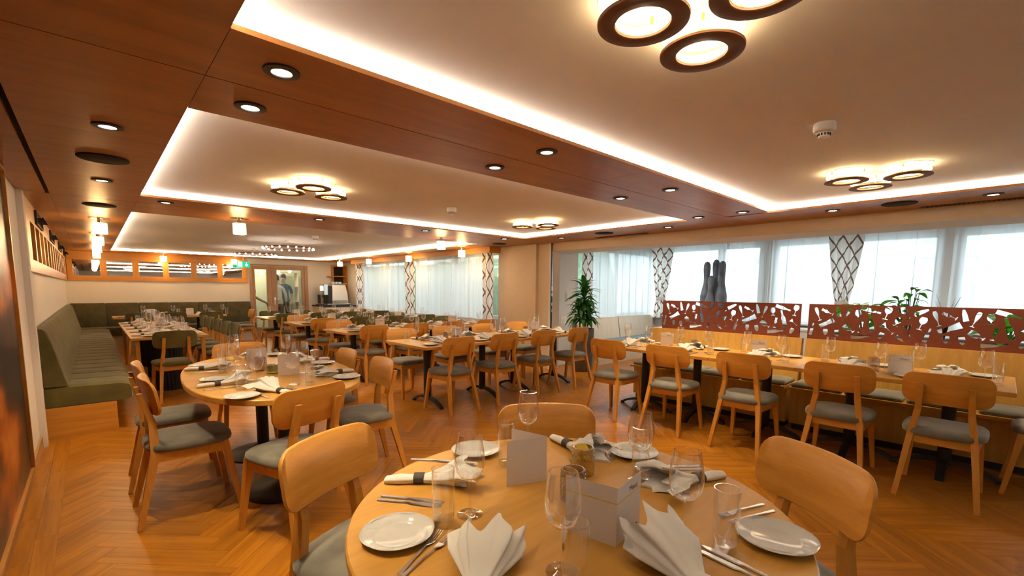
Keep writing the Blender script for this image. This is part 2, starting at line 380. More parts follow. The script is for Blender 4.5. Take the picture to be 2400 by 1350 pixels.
# rear windows wall (beyond the partition)
rw = MB(); rw.box(5.78, 5.95, 6.56, YB, 0, .80); rw.box(5.78, 5.95, 6.56, YB, 2.10, ZC); rw.box(5.78, 5.95, 12.75, YB, .8, 2.1)
struct(part(rw, 'wall_right_rear', 'wall', None))
sbox('trim_5', 'frieze', 5.43, 5.46, 6.50, 12.6, 2.055, ZW)                     # oak valance
sbox('trim_6', 'frieze_x', 5.46, 5.70, 6.50, 6.53, 2.055, ZW)
sbox('bench_light_line', 'brass', 5.035, 5.065, -.4, 3.15, .003, .006)                    # brass-coloured strip painted in for light leaking under the bench

def window_unit(n, axis, c, a0, a1, z0, z1, split=1):
    """window in plane axis=c spanning a0..a1; frame bars and panes"""
    o = struct(empty('window_%d' % n))
    def bx(p0, p1, q0, q1, th=.03):
        m = MB(); m.box(c-th, c+th, p0, p1, q0, q1) if axis == 'x' else m.box(p0, p1, c-th, c+th, q0, q1); return m
    wv = (a1-a0)/split
    fr = MB()
    def add(p0, p1, q0, q1, th=.03):
        fr.box(c-th, c+th, p0, p1, q0, q1) if axis == 'x' else fr.box(p0, p1, c-th, c+th, q0, q1)
    add(a0, a1, z0, z0+.06); add(a0, a1, z1-.06, z1)
    for k in range(split+1):
        p = a0+k*wv; add(max(a0, p-.035), min(a1, p+.035), z0+.06, z1-.06)
    part(fr, 'window_frame', 'frame_white', o)
    for k in range(split): part(bx(a0+k*wv+.03, a0+(k+1)*wv-.03, z0+.05, z1-.05, .004), 'pane', 'pane', o)
    return o
wn = 1
for y0, y1 in ((4.06, 5.40), (3.26, 3.98), (1.92, 2.99), (.74, 1.86), (-1.35, .49), (-3.4, -1.6)):
    window_unit(wn, 'x', XA+.10, y0, y1, .80, 2.28); wn += 1
window_unit(wn, 'y', YA+.12, 6.75, 9.45, .84, 2.20, 2); wn += 1
for y0, y1 in ((6.60, 8.15), (8.15, 9.7), (9.7, 11.25), (11.25, 12.72)): window_unit(wn, 'x', 5.86, y0, y1, .80, 2.10); wn += 1

# ---------------------------------------------------------------- curtains
def sheer(name, label, axis, c, a0, a1, z0, z1, folds, amp=.022, cols=None):
    n = int(folds*12); mb = MB(); rows = 5; ph = random.random()*6
    for k in range(rows+1):
        t = k/rows; ring = []
        for j in range(n+1):
            u = j/n; fw_ = (a1-a0)/folds; kk = 1.25+.75*sin(1.9*u*folds+ph)*cos(.83*u*folds+2*ph)
            a = a0+(a1-a0)*u+kk*fw_/(2*pi)*sin(2*pi*folds*u*.5+ph)*2*min(1, u*folds*.6, (1-u)*folds*.6)*.62+.012*sin(3.1*u*folds+t*1.5+ph)*(1-t)
            d = amp*(.45+.55*(1-t))*sin(2*pi*folds*u+.7*sin(5*u+ph)+.25*t)
            z = z0+(z1-z0)*t
            ring.append((c+d, a, z) if axis == 'x' else (a, c+d, z))
        if k == 0: prev = ring
        mb.v += ring
    w = n+1
    for k in range(rows):
        for j in range(n): mb.f.append((k*w+j, k*w+j+1, (k+1)*w+j+1, (k+1)*w+j))
    o = part(mb, name, 'sheer', None, True, 180); return tag(o, label, 'curtain', 'sheer curtains')
def lattice(label, axis, c, center, wtop, wtie, wbot, ztop, ztie, zbot, folds=3.5, amp=.03, skew=0, cloth=.62):
    nz, nu = 36, 56; mb = MB(); uvs = []
    for k in range(nz+1):
        t = k/nz; z = zbot+(ztop-zbot)*t
        if z > ztie: s = (z-ztie)/(ztop-ztie); w = wtie+(wtop-wtie)*(s**.75); sh = skew*s
        else: s = (ztie-z)/max(.01, ztie-zbot); w = wtie+(wbot-wtie)*(s**.6); sh = 0
        am = amp*min(1.5, .55+.25*wtop/w*.5)
        for j in range(nu+1):
            u = j/nu; a = center+sh+(u-.5)*w
            d = am*sin(2*pi*folds*u+.5*sin(4*u+1))+.35*am*sin(2*pi*folds*2.3*u+1.3)
            mb.v.append((c+d, a, z) if axis == 'x' else (a, c+d, z)); uvs.append((u*cloth, z))
    w_ = nu+1
    for k in range(nz):
        for j in range(nu): mb.f.append((k*w_+j, k*w_+j+1, (k+1)*w_+j+1, (k+1)*w_+j))
    t = thing('patterned_curtain', label, 'curtain', group='patterned curtains')
    me = bpy.data.meshes.new('curtain_cloth'); me.from_pydata(mb.v, [], mb.f); me.materials.append(M['lattice'])
    uvl = me.uv_layers.new(name='UVMap')
    for p in me.polygons:
        p.use_smooth = True
        for li in p.loop_indices: uvl.data[li].uv = uvs[me.loops[li].vertex_index]
    link(me, 'curtain_cloth', t)
    if wtie < wtop*.8:
        tb = MB(); n = 24
        def rg(z, g): return [((c+cos(2*pi*j/n)*(amp*1.25+g), center+sin(2*pi*j/n)*(wtie/2+.012+g), z) if axis == 'x' else (center+sin(2*pi*j/n)*(wtie/2+.012+g), c+cos(2*pi*j/n)*(amp*1.25+g), z)) for j in range(n)]
        tb.loft([rg(ztie-.03, 0), rg(ztie-.02, .006), rg(ztie+.02, .006), rg(ztie+.03, 0)], False, False)
        part(tb, 'tie_band', 'linen', t, True)
    return t
XS = XA-.10
sheer('sheer_curtain', 'sheer white curtain on alcove window behind the tall dark sculpture', 'x', XS, 3.86, 5.10, .82, 2.40, 9)
sheer('sheer_curtain', 'narrow sheer white curtain right of the tall dark sculpture', 'x', XS, 3.05, 3.80, .82, 2.40, 7)
sheer('sheer_curtain', 'sheer white curtain left of the tied patterned curtain above red panels', 'x', XS, 2.08, 3.03, .82, 2.40, 8)
sheer('sheer_curtain', 'sheer white curtain right of the tied patterned curtain above red panels', 'x', XS, .66, 1.72, .82, 2.40, 9)
sheer('sheer_curtain', 'sheer white curtain at the far right edge of the photo', 'x', XS, -1.0, .58, .82, 2.40, 12)
sheer('sheer_curtain', 'sheer white curtain on the bench window behind the dracaena', 'y', YA-.07, 6.98, 9.2, .85, 2.40, 17)
lattice('white curtain with brown diamond lattice directly behind the dracaena', 'y', YA-.10, 6.86, .30, .30, .30, 2.40, 1.2, .86, 2.0, .02, cloth=.42)
lattice('tied lattice curtain in the alcove corner left of the red panels', 'x', XS-.10, 5.20, .55, .20, .34, 2.40, 1.20, .77, 4, .035)
lattice('tied lattice curtain hanging above the gap between the red panels', 'x', XS-.10, 1.87, .52, .17, .30, 2.40, 1.19, .85, 4, .035)
sheer('sheer_curtain', 'sheer white curtain left of the middle lattice curtain, rear windows', 'x', 5.60, 9.78, 12.1, .80, 2.12, 16)
sheer('sheer_curtain', 'sheer white curtain right of the middle lattice curtain, rear windows', 'x', 5.60, 6.75, 9.4, .80, 2.12, 18)
lattice('lattice curtain beside the white partition wall', 'x', 5.55, 6.70, .32, .27, .28, 2.12, 1.1, .78, 1.6, .025, cloth=.44)
lattice('lattice curtain in the middle of the rear windows', 'x', 5.55, 9.58, .44, .36, .42, 2.12, 1.15, .78, 2.0, .028, cloth=.56)
lattice('farthest lattice curtain beside the black shelf niche', 'x', 5.52, 12.28, .40, .33, .36, 2.12, 1.15, .78, 2.0, .025, cloth=.52)

# ---------------------------------------------------------------- wood friezes with mirrors
def frieze(name, label, axis, c, a0, a1, first, n, mod, ow, outward):
    t = thing(name, label, 'wall panel')
    zb, zo0, zo1, zt = 1.51, 1.622, 1.972, ZW-.001
    th = .03*outward
    def bx(p0, p1, q0, q1, d0=0, d1=th):
        lo, hi = sorted((c+d0, c+d1)); m = MB()
        m.box(lo, hi, p0, p1, q0, q1) if axis == 'x' else m.box(p0, p1, lo, hi, q0, q1); return m
    mt = 'frieze' if axis == 'x' else 'frieze_x'
    part(bx(a0, a1, zb, zo0), 'lower_rail', mt, t); part(bx(a0, a1, zo1, zt), 'upper_rail', mt, t)
    edges = [a0]
    for k in range(n): edges += [first+k*mod, first+k*mod+ow]
    edges.append(a1)
    for k in range(0, len(edges), 2): part(bx(edges[k], edges[k+1], zo0, zo1), 'stile', 'oak_z', t)
    for k in range(n): part(bx(first+k*mod, first+k*mod+ow, zo0, zo1, 0, th*.3), 'mirror', 'mirror', t)
    return t
frieze('mirror_frieze', 'oak frieze with six square mirrors high on the back wall', 'y', YB-.001, XL+.035, 3.11, -.275, 6, .566, .447, -1)
frieze('mirror_frieze', 'oak frieze with many mirrors running along the left wall', 'x', XL-.004, 5.63, YB-.04, 6.09, 14, .565, .447, 1)
for k, y in enumerate((6.68, 8.9, 11.1, 13.0)):
    t = thing('coat_hook_board', '%s dark coat hook board on the left frieze' % ('nearest', 'second', 'third', 'farthest')[k], 'coat hooks', group='coat hook boards')
    m = MB(); 
    for b in ((y, y+.82, 2.0, 2.012), (y, y+.82, 2.128, 2.14), (y, y+.014, 2.012, 2.128), (y+.806, y+.82, 2.012, 2.128)): m.box(XL+.026, XL+.044, *b)
    part(m, 'frame', 'black', t); part(MB().box(XL+.026, XL+.03, y+.014, y+.806, 2.012, 2.128), 'back_plate', 'smoke', t)
    for j in range(3):
        yy = y+.17+.24*j; h = MB(); h.tube([(XL+.03, yy, 2.07), (XL+.07, yy, 2.07), (XL+.085, yy, 2.075)], [.012, .012, .022], 10); part(h, 'hook', 'black', t, True)

# ---------------------------------------------------------------- left picture
m, nt, b = new_mat('ember_print')
N = nt.nodes.new; L = nt.links.new
tc = N('ShaderNodeTexCoord'); mp = N('ShaderNodeMapping'); mp.inputs['Scale'].default_value = (1, .55, 1.1); L(tc.outputs['Object'], mp.inputs[0])
n1 = N('ShaderNodeTexNoise'); n1.inputs['Scale'].default_value = 1.9; n1.inputs['Detail'].default_value = 3; L(mp.outputs[0], n1.inputs['Vector'])
sx = N('ShaderNodeSeparateXYZ'); L(tc.outputs['Object'], sx.inputs[0])
ma = N('ShaderNodeMath'); ma.operation = 'MULTIPLY_ADD'; ma.inputs[1].default_value = -.03; L(sx.outputs[2], ma.inputs[0]); L(n1.outputs[0], ma.inputs[2])
cr = N('ShaderNodeValToRGB'); e = cr.color_ramp.elements
e[0].position = .47; e[0].color = (.018, .012, .016, 1); e[1].position = .78; e[1].color = (.80, .33, .07, 1)
k = e.new(.56); k.color = (.10, .028, .012, 1); k = e.new(.66); k.color = (.55, .13, .015, 1)
L(ma.outputs[0], cr.inputs[0]); L(cr.outputs[0], b.inputs['Base Color']); b.inputs['Roughness'].default_value = .35
M['ember'] = m
t = thing('wall_picture', 'large dark picture of glowing embers in an oak frame, left edge', 'picture', (XL, 3.2, 1.1))
part(MB().box(.0, .012, -2.2, 1.31, -.98, 1.03), 'print', 'ember', t)
f = MB(); f.box(0, .03, 1.31, 1.345, -1.0, 1.05); f.box(0, .03, -2.2, 1.31, -1.0, -.98); f.box(0, .03, -2.2, 1.31, 1.03, 1.05); part(f, 'frame', 'frieze', t)

# ---------------------------------------------------------------- ceiling fittings
def place_label(x, y):
    return ''
dl = MB(); dl.lathe([(.062, 0), (.062, -.006), (.036, -.008), (.034, .0)], 24)
dl_ring = dl.mesh('bezel', 'black', True); ln = MB(); ln.lathe([(.034, -.0045), (.0, -.0045)], 20); dl_lens = ln.mesh('lens', 'spot_glow')
DL = {(.56, 1.85): 'near corner of the nearest coffer, left end of the cross beam', (.56, 2.295): 'near corner of the middle coffer, left end of the cross beam',
 (.11, 3.05): 'left strip, before the first round speaker', (.11, 4.60): 'left strip, between the two round speakers', (.56, 5.36): 'left end of the rear cross beam',
 (1.96, 1.84): 'cross beam, second from left on the nearest-coffer side', (1.96, 2.295): 'cross beam, second from left on the middle-coffer side',
 (3.37, 1.84): 'cross beam, third from left on the nearest-coffer side', (3.37, 2.295): 'cross beam, third from left on the middle-coffer side',
 (4.82, 1.845): 'window end of the cross beam, nearest-coffer side', (4.82, 2.295): 'window end of the cross beam, middle-coffer side',
 (5.32, 1.2): 'window-side strip, left of the speaker', (5.34, .13): 'window-side strip, right of the speaker', (5.27, 4.62): 'window-side strip, by the partition wall',
 (5.30, 2.9): 'window-side strip, between the coffers', (1.965, 5.385): 'rear cross beam, second from left', (3.36, 5.37): 'rear cross beam, third from left', (4.76, 5.34): 'rear cross beam, window end',
 (.11, 1.4): 'left strip, outside the picture'}
DL_ADDED = {(7.6, 4.3): 'added unseen fill light, alcove ceiling over the window bench', (7.6, 1.6): 'added unseen fill light, alcove ceiling behind the left red panel', (7.6, -.8): 'added unseen fill light, alcove ceiling behind the right red panel'}  # spots added behind the beam, out of view, to brighten the alcove wall
for (x, y), d in list(DL.items())+list(DL_ADDED.items()):
    zc = ZW if (x, y) in DL else 2.42
    t = thing('downlight', 'small black recessed spotlight, ' + d, 'ceiling light', (x, y, zc), 0, 'recessed spotlights')
    link(dl_ring, 'bezel', t); link(dl_lens, 'lens', t)
    l = bpy.data.lights.new('spot', 'SPOT'); l.energy = SPOT_W; l.color = WARM; l.spot_size = radians(82); l.spot_blend = .75; l.shadow_soft_size = .018
    s = bpy.data.objects.new('downlight_beam', l); COL.objects.link(s); s.location = (x, y, zc-.012)
    if zc > ZW: l.energy = 70; l.color = (1, .86, .70); l.spot_size = radians(140)
sp = MB(); sp.lathe([(.125, 0), (.125, -.006), (.12, -.009), (0, -.010)], 36); sp_me = sp.mesh('ceiling_speaker', 'black_soft', True)
for (x, y), d in {(.106, 3.82): 'in the left strip between two spotlights', (.11, 5.99): 'before the first crystal lamp', (5.32, .705): 'over the red divider panels', (5.246, 3.82): 'at the window side beside the partition wall', (5.215, 5.985): 'in front of the oak valance'}.items():
    tag(link(sp_me, 'ceiling_speaker', None, (x, y, ZW)), 'flat round black ceiling speaker ' + d, 'speaker', 'ceiling speakers')
for k, (x, y0, y1) in enumerate(((5.70, -1.2, .60), (5.64, 3.39, 4.26))):
    t = thing('air_vent', 'long black slotted air vent in the wooden ceiling ' + ('at the right edge', 'by the partition wall')[k], 'vent', (x, y0, ZW))
    part(MB().box(-.035, .035, 0, y1-y0, -.003, 0), 'vent_frame', 'black', t)
    n = int((y1-y0)/.03)
    for j in range(n): part(MB().box(-.02, .02, j*.03+.006, j*.03+.018, -.006, -.003), 'louvre', 'black_soft', t)
def smoke_kit():
    a = MB(); a.lathe([(.048, 0), (.05, -.012), (.05, -.03), (.044, -.04), (.028, -.044)], 28); b = MB(); b.lathe([(.026, -.044), (.026, -.066), (.022, -.07), (0, -.07)], 24)
    s = MB()
    for k in range(12):
        an = 2*pi*k/12; s.box(.0265*cos(an)-.003, .0265*cos(an)+.003, .0265*sin(an)-.003, .0265*sin(an)+.003, -.061, -.05)
    return [('housing', a.mesh('housing', 'plastic', True)), ('sensor_head', b.mesh('sensor_head', 'plastic', True), [('sensor_slots', s.mesh('sensor_slots', 'black'))])]
sk = smoke_kit()
for (x, y), d in {(2.78, .69): 'nearest', (2.83, 4.01): 'middle', (2.74, 7.72): 'farthest'}.items():
    inst(sk, 'smoke_detector', 'white smoke detector on the %s ceiling coffer' % d, 'smoke detector', (x, y, ZC), .4, 'smoke detectors')
def ring_kit():
    disc = MB(); disc.lathe([(.128, 0), (.130, -.003), (0, -.004)], 40)
    bx = MB(); bx.box(-.055, .055, -.018, .018, -.024, -.004)
    cr = MB(); n = 96; rings = []
    prof = [(.108, -.026), (.116, -.030), (.118, -.040), (.112, -.048), (.100, -.048), (.094, -.040), (.096, -.030), (.104, -.026)]
    for r, z in prof: rings.append([((r+(.0025 if j % 2 else 0))*cos(2*pi*j/n), (r+(.0025 if j % 2 else 0))*sin(2*pi*j/n), z) for j in range(n)])
    cr.loft(rings+[rings[0]], False, False)
    rg = MB(); pr = [(.130, -.066), (.130, -.072), (.127, -.074), (.082, -.074), (.079, -.072), (.079, -.066)]
    rg.lathe(pr+[pr[0]], 48)
    lip = MB(); pr = [(.131, -.064), (.131, -.066), (.078, -.066), (.078, -.064)]; lip.lathe(pr+[pr[0]], 48)
    st = MB()
    for k in range(3):
        a = 2*pi*k/3+.3; st.tube([(.104*cos(a), .104*sin(a), -.004), (.104*cos(a), .104*sin(a), -.066)], .005, 8)
    return disc, bx, cr, rg, lip, st
d_, b_, c_, r_, l_, s_ = ring_kit()
RK = [('canopy', d_.mesh('canopy', 'plastic', True)), ('driver_box', b_.mesh('driver_box', 'plastic')), ('crystal_ring', c_.mesh('crystal_ring', 'ring_glow', True)), ('shade_ring', r_.mesh('shade_ring', 'copper', True)), ('shade_lip', l_.mesh('shade_lip', 'brass', True)), ('support_rod', s_.mesh('support_rod', 'brass', True))]
CL = {'above the round foreground table': ((1.23, .78), (1.33, .49), (1.52, .74)), 'above the red divider row': ((3.98, .83), (4.08, .51), (4.32, .75)),
      'on the left of the middle coffer': ((1.23, 4.04), (1.33, 3.74), (1.57, 4.01)), 'at the window end of the middle coffer': ((4.01, 4.16), (4.12, 3.83), (4.30, 4.04))}
for d, pts in CL.items():
    for k, (x, y) in enumerate(pts):
        inst(RK, 'ring_lamp', 'brown ring lamp, %s of the trio %s' % (('left', 'right', 'middle')[k], d), 'ceiling lamp', (x, y, ZC), .6*k, 'ring lamps in trios')
        l = bpy.data.lights.new('ring_glow', 'POINT'); l.energy = 1.6; l.color = WARM; l.shadow_soft_size = .05
        s = bpy.data.objects.new('ring_lamp_glow', l); COL.objects.link(s); s.location = (x, y, ZC-.037)
def cube_kit():
    a = MB(); a.lathe([(.10, 0), (.10, -.006), (0, -.008)], 32); st = MB(); st.lathe([(.022, -.008), (.022, -.05), (.03, -.055), (0, -.055)], 16)
    sh = MB(); n = 40
    rr = [(.05, -.055), (.062, -.058), (.062, -.175), (.058, -.178), (.0, -.178)]
    sh.loft([[((r+(.003 if j % 2 and r > .03 else 0))*cos(2*pi*j/n), (r+(.003 if j % 2 and r > .03 else 0))*sin(2*pi*j/n), z) for j in range(n)] for r, z in rr], False, False)
    return [('ceiling_plate', a.mesh('ceiling_plate', 'chrome', True)), ('stem', st.mesh('stem', 'chrome', True)), ('crystal_shade', sh.mesh('crystal_shade', 'cube_glow'))]
CK = cube_kit()
for (x, y), d in {(.12, 7.14): 'nearest of the row along the left wall', (.12, 9.13): 'second of the row along the left wall', (.12, 11.07): 'third of the row along the left wall', (.13, 13.3): 'last of the row along the left wall',
  (1.29, 6.0): 'on the rear cross beam, left', (4.0, 5.95): 'on the rear cross beam, window side', (5.2, 7.05): 'nearest along the rear windows', (5.25, 9.1): 'second along the rear windows', (5.14, 10.86): 'third along the rear windows', (5.12, 12.6): 'by the coffee corner',
  (1.31, 13.68): 'before the second mirror of the back wall', (2.77, 13.68): 'left of the green exit sign'}.items():
    inst(CK, 'crystal_lamp', 'small glowing crystal ceiling lamp, ' + d, 'ceiling lamp', (x, y, ZW), 0, 'crystal cube lamps')
    l = bpy.data.lights.new('crystal_glow', 'POINT'); l.energy = CUBE_W; l.color = (1, .60, .24); l.shadow_soft_size = .065
    s = bpy.data.objects.new('crystal_lamp_glow', l); COL.objects.link(s); s.location = (x, y, ZW-.21)
def chandelier(label, x, y, z, R, n=20):
    t = thing('ring_chandelier', label, 'chandelier', (x, y, z), 0, 'bulb ring chandeliers')
    m = MB(); pr = [(R-.008, -.01), (R+.008, -.01), (R+.008, .01), (R-.008, .01)]; m.lathe(pr+[pr[0]], 48); part(m, 'ring', 'copper', t, True)
    b = MB(); b.lathe([(0, -.016), (.010, -.011), (.0135, 0), (.010, .011), (0, .016)], 12); bme = b.mesh('bulb', 'bulb', True)
    for k in range(n): link(bme, 'bulb', t, (R*cos(2*pi*k/n), R*sin(2*pi*k/n), -.012))
    c = MB(); c.lathe([(.06, ZC-z), (.06, ZC-z-.02), (0, ZC-z-.02)], 20); part(c, 'canopy', 'plastic', t, True)
    w = MB()
    for k in range(3): a = 2*pi*k/3; w.tube([(0, 0, ZC-z-.02), (R*cos(a), R*sin(a), 0)], .0015, 5)
    part(w, 'cable', 'black', t)
    return t
chandelier('nearer ring chandelier with a circle of small bulbs', 2.68, 8.89, 2.10, .42)
chandelier('farther ring chandelier with a circle of small bulbs', 2.66, 11.15, 2.10, .42)

# ---------------------------------------------------------------- chairs (facing +Y, origin on the floor)
def chair_kit(back_mat, seat_mat, padded=False):
    kit = []
    # backrest: bent rounded panel
    W2, zb, zt, rc = .222, .643, .852, .060
    th = .026 if padded else .016
    us = [sin(radians(-90+180*k/22)) for k in range(23)]
    mb = MB(); rings = []
    for u in us:
        x = u*W2; e = max(0, abs(x)-(W2-rc)); dz = rc-sqrt(max(0, rc*rc-e*e)); dz = min(dz, (zt-zb)/2-.004)
        crown = .005*(1-u*u); z1 = zt-dz+crown-.004; z0 = zb+dz-crown*.5
        cv = .045*u*u                                # ends bend forward
        ring = []
        for z, s in ((z0, 0), (z0+.004, 1), ((z0+z1)/2, 1), (z1-.004, 1), (z1, 0)):
            y = -.178-(z-.75)*.16+cv; ring.append((x, y-th/2*(1 if s else .4), z))
        for z, s in ((z1, 0), (z1-.004, 1), ((z0+z1)/2, 1), (z0+.004, 1), (z0, 0)):
            y = -.178-(z-.75)*.16+cv; ring.append((x, y+th/2*(1 if s else .4), z))
        rings.append(ring)
    mb.loft(rings); kit.append(('backrest', mb.mesh('backrest', back_mat, True, 50)))
    # seat pad
    out = []
    for k in range(40):
        a = 2*pi*k/40; c, s = cos(a), sin(a); n = 3.6
        rx = .205+.020*(s+1)/2; x = abs(c)**(2/n)*math.copysign(1, c)*rx; y = abs(s)**(2/n)*math.copysign(1, s)*.222+.02
        out.append((x, y))
    def ring(f, z, dome=0): return [(x*f, (y-.02)*f+.02, z+dome*(x*x*-1.2)) for x, y in out]
    mb = MB(); mb.loft([ring(.93, .424), ring(.985, .432), ring(1.0, .447), ring(.985, .463), ring(.93, .474), ring(.75, .482), ring(.4, .486), ring(.05, .487)])
    kit.append(('seat', mb.mesh('seat', seat_mat, True, 60)))
    fr = MB()
    fr.box(-.165, .165, .165, .187, .368, .424); fr.box(-.150, .150, -.158, -.138, .368, .424)
    for s in (-1, 1): fr.loft([[(s*.158, -.15, .368), (s*.178, -.15, .368), (s*.178, -.15, .424), (s*.158, -.15, .424)], [(s*.165, .18, .368), (s*.187, .18, .368), (s*.187, .18, .424), (s*.165, .18, .424)]])
    kit.append(('seat_frame', fr.mesh('seat_frame', 'oak')))
    for s in (-1, 1):
        f = MB(); f.bar([(s*.20, .25, .0), (s*.20, .25, .008), (s*.172, .192, .40), (s*.170, .188, .432)], [(.024, .024), (.026, .026), (.040, .036), (.040, .036)])
        kit.append(('leg', f.mesh('front_leg', 'oak_z')))
        r = MB(); r.bar([(s*.20, -.25, .0), (s*.20, -.25, .008), (s*.155, -.155, .42), (s*.128, -.158, .60), (s*.122, -.205, .772)], [(.026, .024), (.028, .026), (.036, .044), (.034, .036), (.032, .022)])
        kit.append(('leg', r.mesh('rear_leg', 'oak_z')))
    return kit
CHAIR = chair_kit('oak', 'seat'); GCHAIR = chair_kit('olive', 'olive', True); G2CHAIR = chair_kit('olive_dark', 'olive_dark', True)
OFF = .178
def chair(kit, x, y, dx, dy, label, group, by_back=False):
    l = math.hypot(dx, dy); dx, dy = dx/l, dy/l
    if by_back: x += dx*OFF; y += dy*OFF
    return inst(kit, 'dining_chair', label, 'chair', (x, y, .003), facing(dx, dy), group)
# round table
chair(CHAIR, .585, 1.635, .42, -.91, 'oak dining chair at the left of the round foreground table', 'chairs at the round table', True)
chair(CHAIR, 1.74, .37, -.85, .53, 'oak dining chair at the right of the round foreground table, back turned inwards', 'chairs at the round table', True)
chair(CHAIR, 1.51, 1.40, -.66, -.75, 'oak dining chair behind the round foreground table, only its backrest showing', 'chairs at the round table', True)
# oval table
chair(CHAIR, .365, 3.41, 1, .0, 'oak chair nearest the camera on the left side of the oval table', 'chairs at the oval table')
chair(CHAIR, .365, 4.05, 1, -.05, 'oak chair on the left of the oval table, closer to the sofa', 'chairs at the oval table')
chair(CHAIR, .86, 2.50, -.30, .95, 'oak chair at the near end of the oval table, back to camera', 'chairs at the oval table', True)
chair(CHAIR, 1.605, 3.15, -1, .12, 'oak chair on the right of the oval table, nearest the camera', 'chairs at the oval table', True)
chair(CHAIR, 1.62, 3.83, -1, .06, 'oak chair on the right of the oval table, partly behind another chair', 'chairs at the oval table', True)
chair(CHAIR, 1.0, 4.93, -.05, -1, 'oak chair at the far end of the oval table, hidden by glasses', 'chairs at the oval table', True)
# row beside the red panels
for k, (y, rz) in enumerate(((2.87, 0), (2.18, 0), (1.48, 0), (.80, 0), (.21, 0))):
    chair(CHAIR, 4.195, y, 1, .02*(k % 2), 'oak chair with grey seat facing the red panels, %s from the left' % ('first', 'second', 'third', 'fourth', 'fifth')[k], 'chairs facing the red panels')
chair(CHAIR, 4.72, -.34, 0, 1, 'oak chair cut off at the right edge, only seat and legs showing', 'chairs facing the red panels')
# four rows of tables across the room
ROWS = [('nearest', 4.17), ('second', 6.23), ('third', 8.20), ('fourth', 10.20)]
XSEAT = [2.965, 3.655, 4.35, 5.06]
POSN = ['aisle-end', 'second from aisle', 'third from aisle', 'window-end']
for r, (rn, y0) in enumerate(ROWS):
    for k, x in enumerate(XSEAT):
        near = CHAIR if (r < 2 or (r == 2 and k == 0)) else GCHAIR
        if r == 3 and k > 2: near = G2CHAIR
        far = CHAIR if r == 0 or (k == 0 and r == 2) else GCHAIR
        if r == 1 and k == 0: far = CHAIR
        if r == 1 and k > 1: far = GCHAIR
        kn = 'oak' if near is CHAIR else 'green upholstered'; kf = 'oak' if far is CHAIR else 'green upholstered'
        chair(near, x, y0+.05, .03*((k*7+r*3) % 3-1), 1, '%s %s chair, near side of the %s middle row' % (POSN[k], kn, rn), 'chairs of the middle table rows')
        chair(far, x, y0+1.04, .03*((k*5+r) % 3-1), -1, '%s %s chair, far side of the %s middle row' % (POSN[k], kf, rn), 'chairs of the middle table rows')
# long table by the sofa
chair(GCHAIR, .70, 6.95, -.08, 1, 'green upholstered chair at the near end of the long table by the sofa', 'green chairs at the long table')
for k, y in enumerate((7.55, 8.2, 8.85, 9.5, 10.15)):
    chair(GCHAIR, 1.36, y, -1, 0, '%s green chair in the row right of the long table by the sofa' % ('nearest', 'second', 'third', 'fourth', 'farthest')[k], 'green chairs at the long table')
# back sofa tables
for k, (x, y, dx, dy, kt, d) in enumerate(((.68, 12.05, 0, 1, G2CHAIR, 'dark green chair left of the back-wall tables, behind the glasses'), (1.25, 12.0, .05, 1, G2CHAIR, 'dark green chair in the middle of the back-wall tables'), (1.90, 11.95, -.05, 1, GCHAIR, 'green chair at the right of the back-wall tables, two oak posts visible'), (2.72, 12.6, -1, 0, CHAIR, 'oak chair seen from the side at the end of the back sofa'))):
    chair(kt, x, y, dx, dy, d, 'chairs at the back-wall tables')

# ---------------------------------------------------------------- tables
ZT = .75
def arch_foot(m, ax, L):
    n = 12; pts = []
    for k in range(n+1):
        t = -1+2*k/n; z = .085*(1-abs(t)**2.2)+.012; hw = .033-.006*abs(t)
        a = t*L/2
        ring = [(a, -hw, z-.014), (a, hw, z-.014), (a, hw*.8, z+.012), (a, -hw*.8, z+.012)] if ax == 'x' else [(-hw, a, z-.014), (hw, a, z-.014), (hw*.8, a, z+.012), (-hw*.8, a, z+.012)]
        pts.append(ring)
    m.loft(pts)
    for s in (-1, 1):
        p = (s*L/2*.95, 0, 0) if ax == 'x' else (0, s*L/2*.95, 0); m.lathe([(.018, 0), (.018, .02)], 10, p, True, True)
def table(name, label, x0, x1, y0, y1, cols, feet='y', cat='table', group=None, mat='oak_top'):
    cx, cy = (x0+x1)/2, (y0+y1)/2
    t = thing(name, label, cat, (cx, cy, .003), 0, group)
    m = MB(); m.slab(rrect((x0-x1)/2+.001, (x1-x0)/2-.001, (y0-y1)/2, (y1-y0)/2, .006, 2), ZT-.033, ZT-.003, .003); part(m, 'tabletop', mat, t)
    for px, py in cols:
        c = MB(); c.lathe([(.042, .07), (.042, ZT-.045)], 20, (px-cx, py-cy, 0), True, True); part(c, 'column', 'black', t, True)
        f = MB()
        for a in feet: arch_foot(f, a, .62 if a == 'y' else .5)
        o = part(f, 'foot', 'black', t, True); o.location = (px-cx, py-cy, 0)
        p = MB().box(px-cx-.12, px-cx+.12, py-cy-.2, py-cy+.2, ZT-.045, ZT-.033); part(p, 'mounting_plate', 'black', t)
    return t
for r, (rn, y0) in enumerate(ROWS):
    for k, (x0, x1) in enumerate(((2.59, 3.99), (3.99, 5.39))):
        table('dining_table', 'rectangular oak table, %s half of the %s middle row' % (('aisle', 'window')[k], rn), x0, x1, y0, y0+.90, ((x0+.28, y0+.42), (x1-.28, y0+.42)), 'y', group='tables of the middle rows')
for k, (y0, y1) in enumerate(((1.86, 3.12), (1.14, 1.86), (-.10, 1.14))):
    cols = ((4.73, y0+.32), (4.73, y1-.32)) if y1-y0 > 1 else ((4.75, (y0+y1)/2),)
    table('dining_table', 'oak table before the red panels, %s of the joined row' % ('left one', 'short middle one', 'right one')[k], 4.245, 5.06, y0, y1, cols, 'xy', group='tables before the red panels')
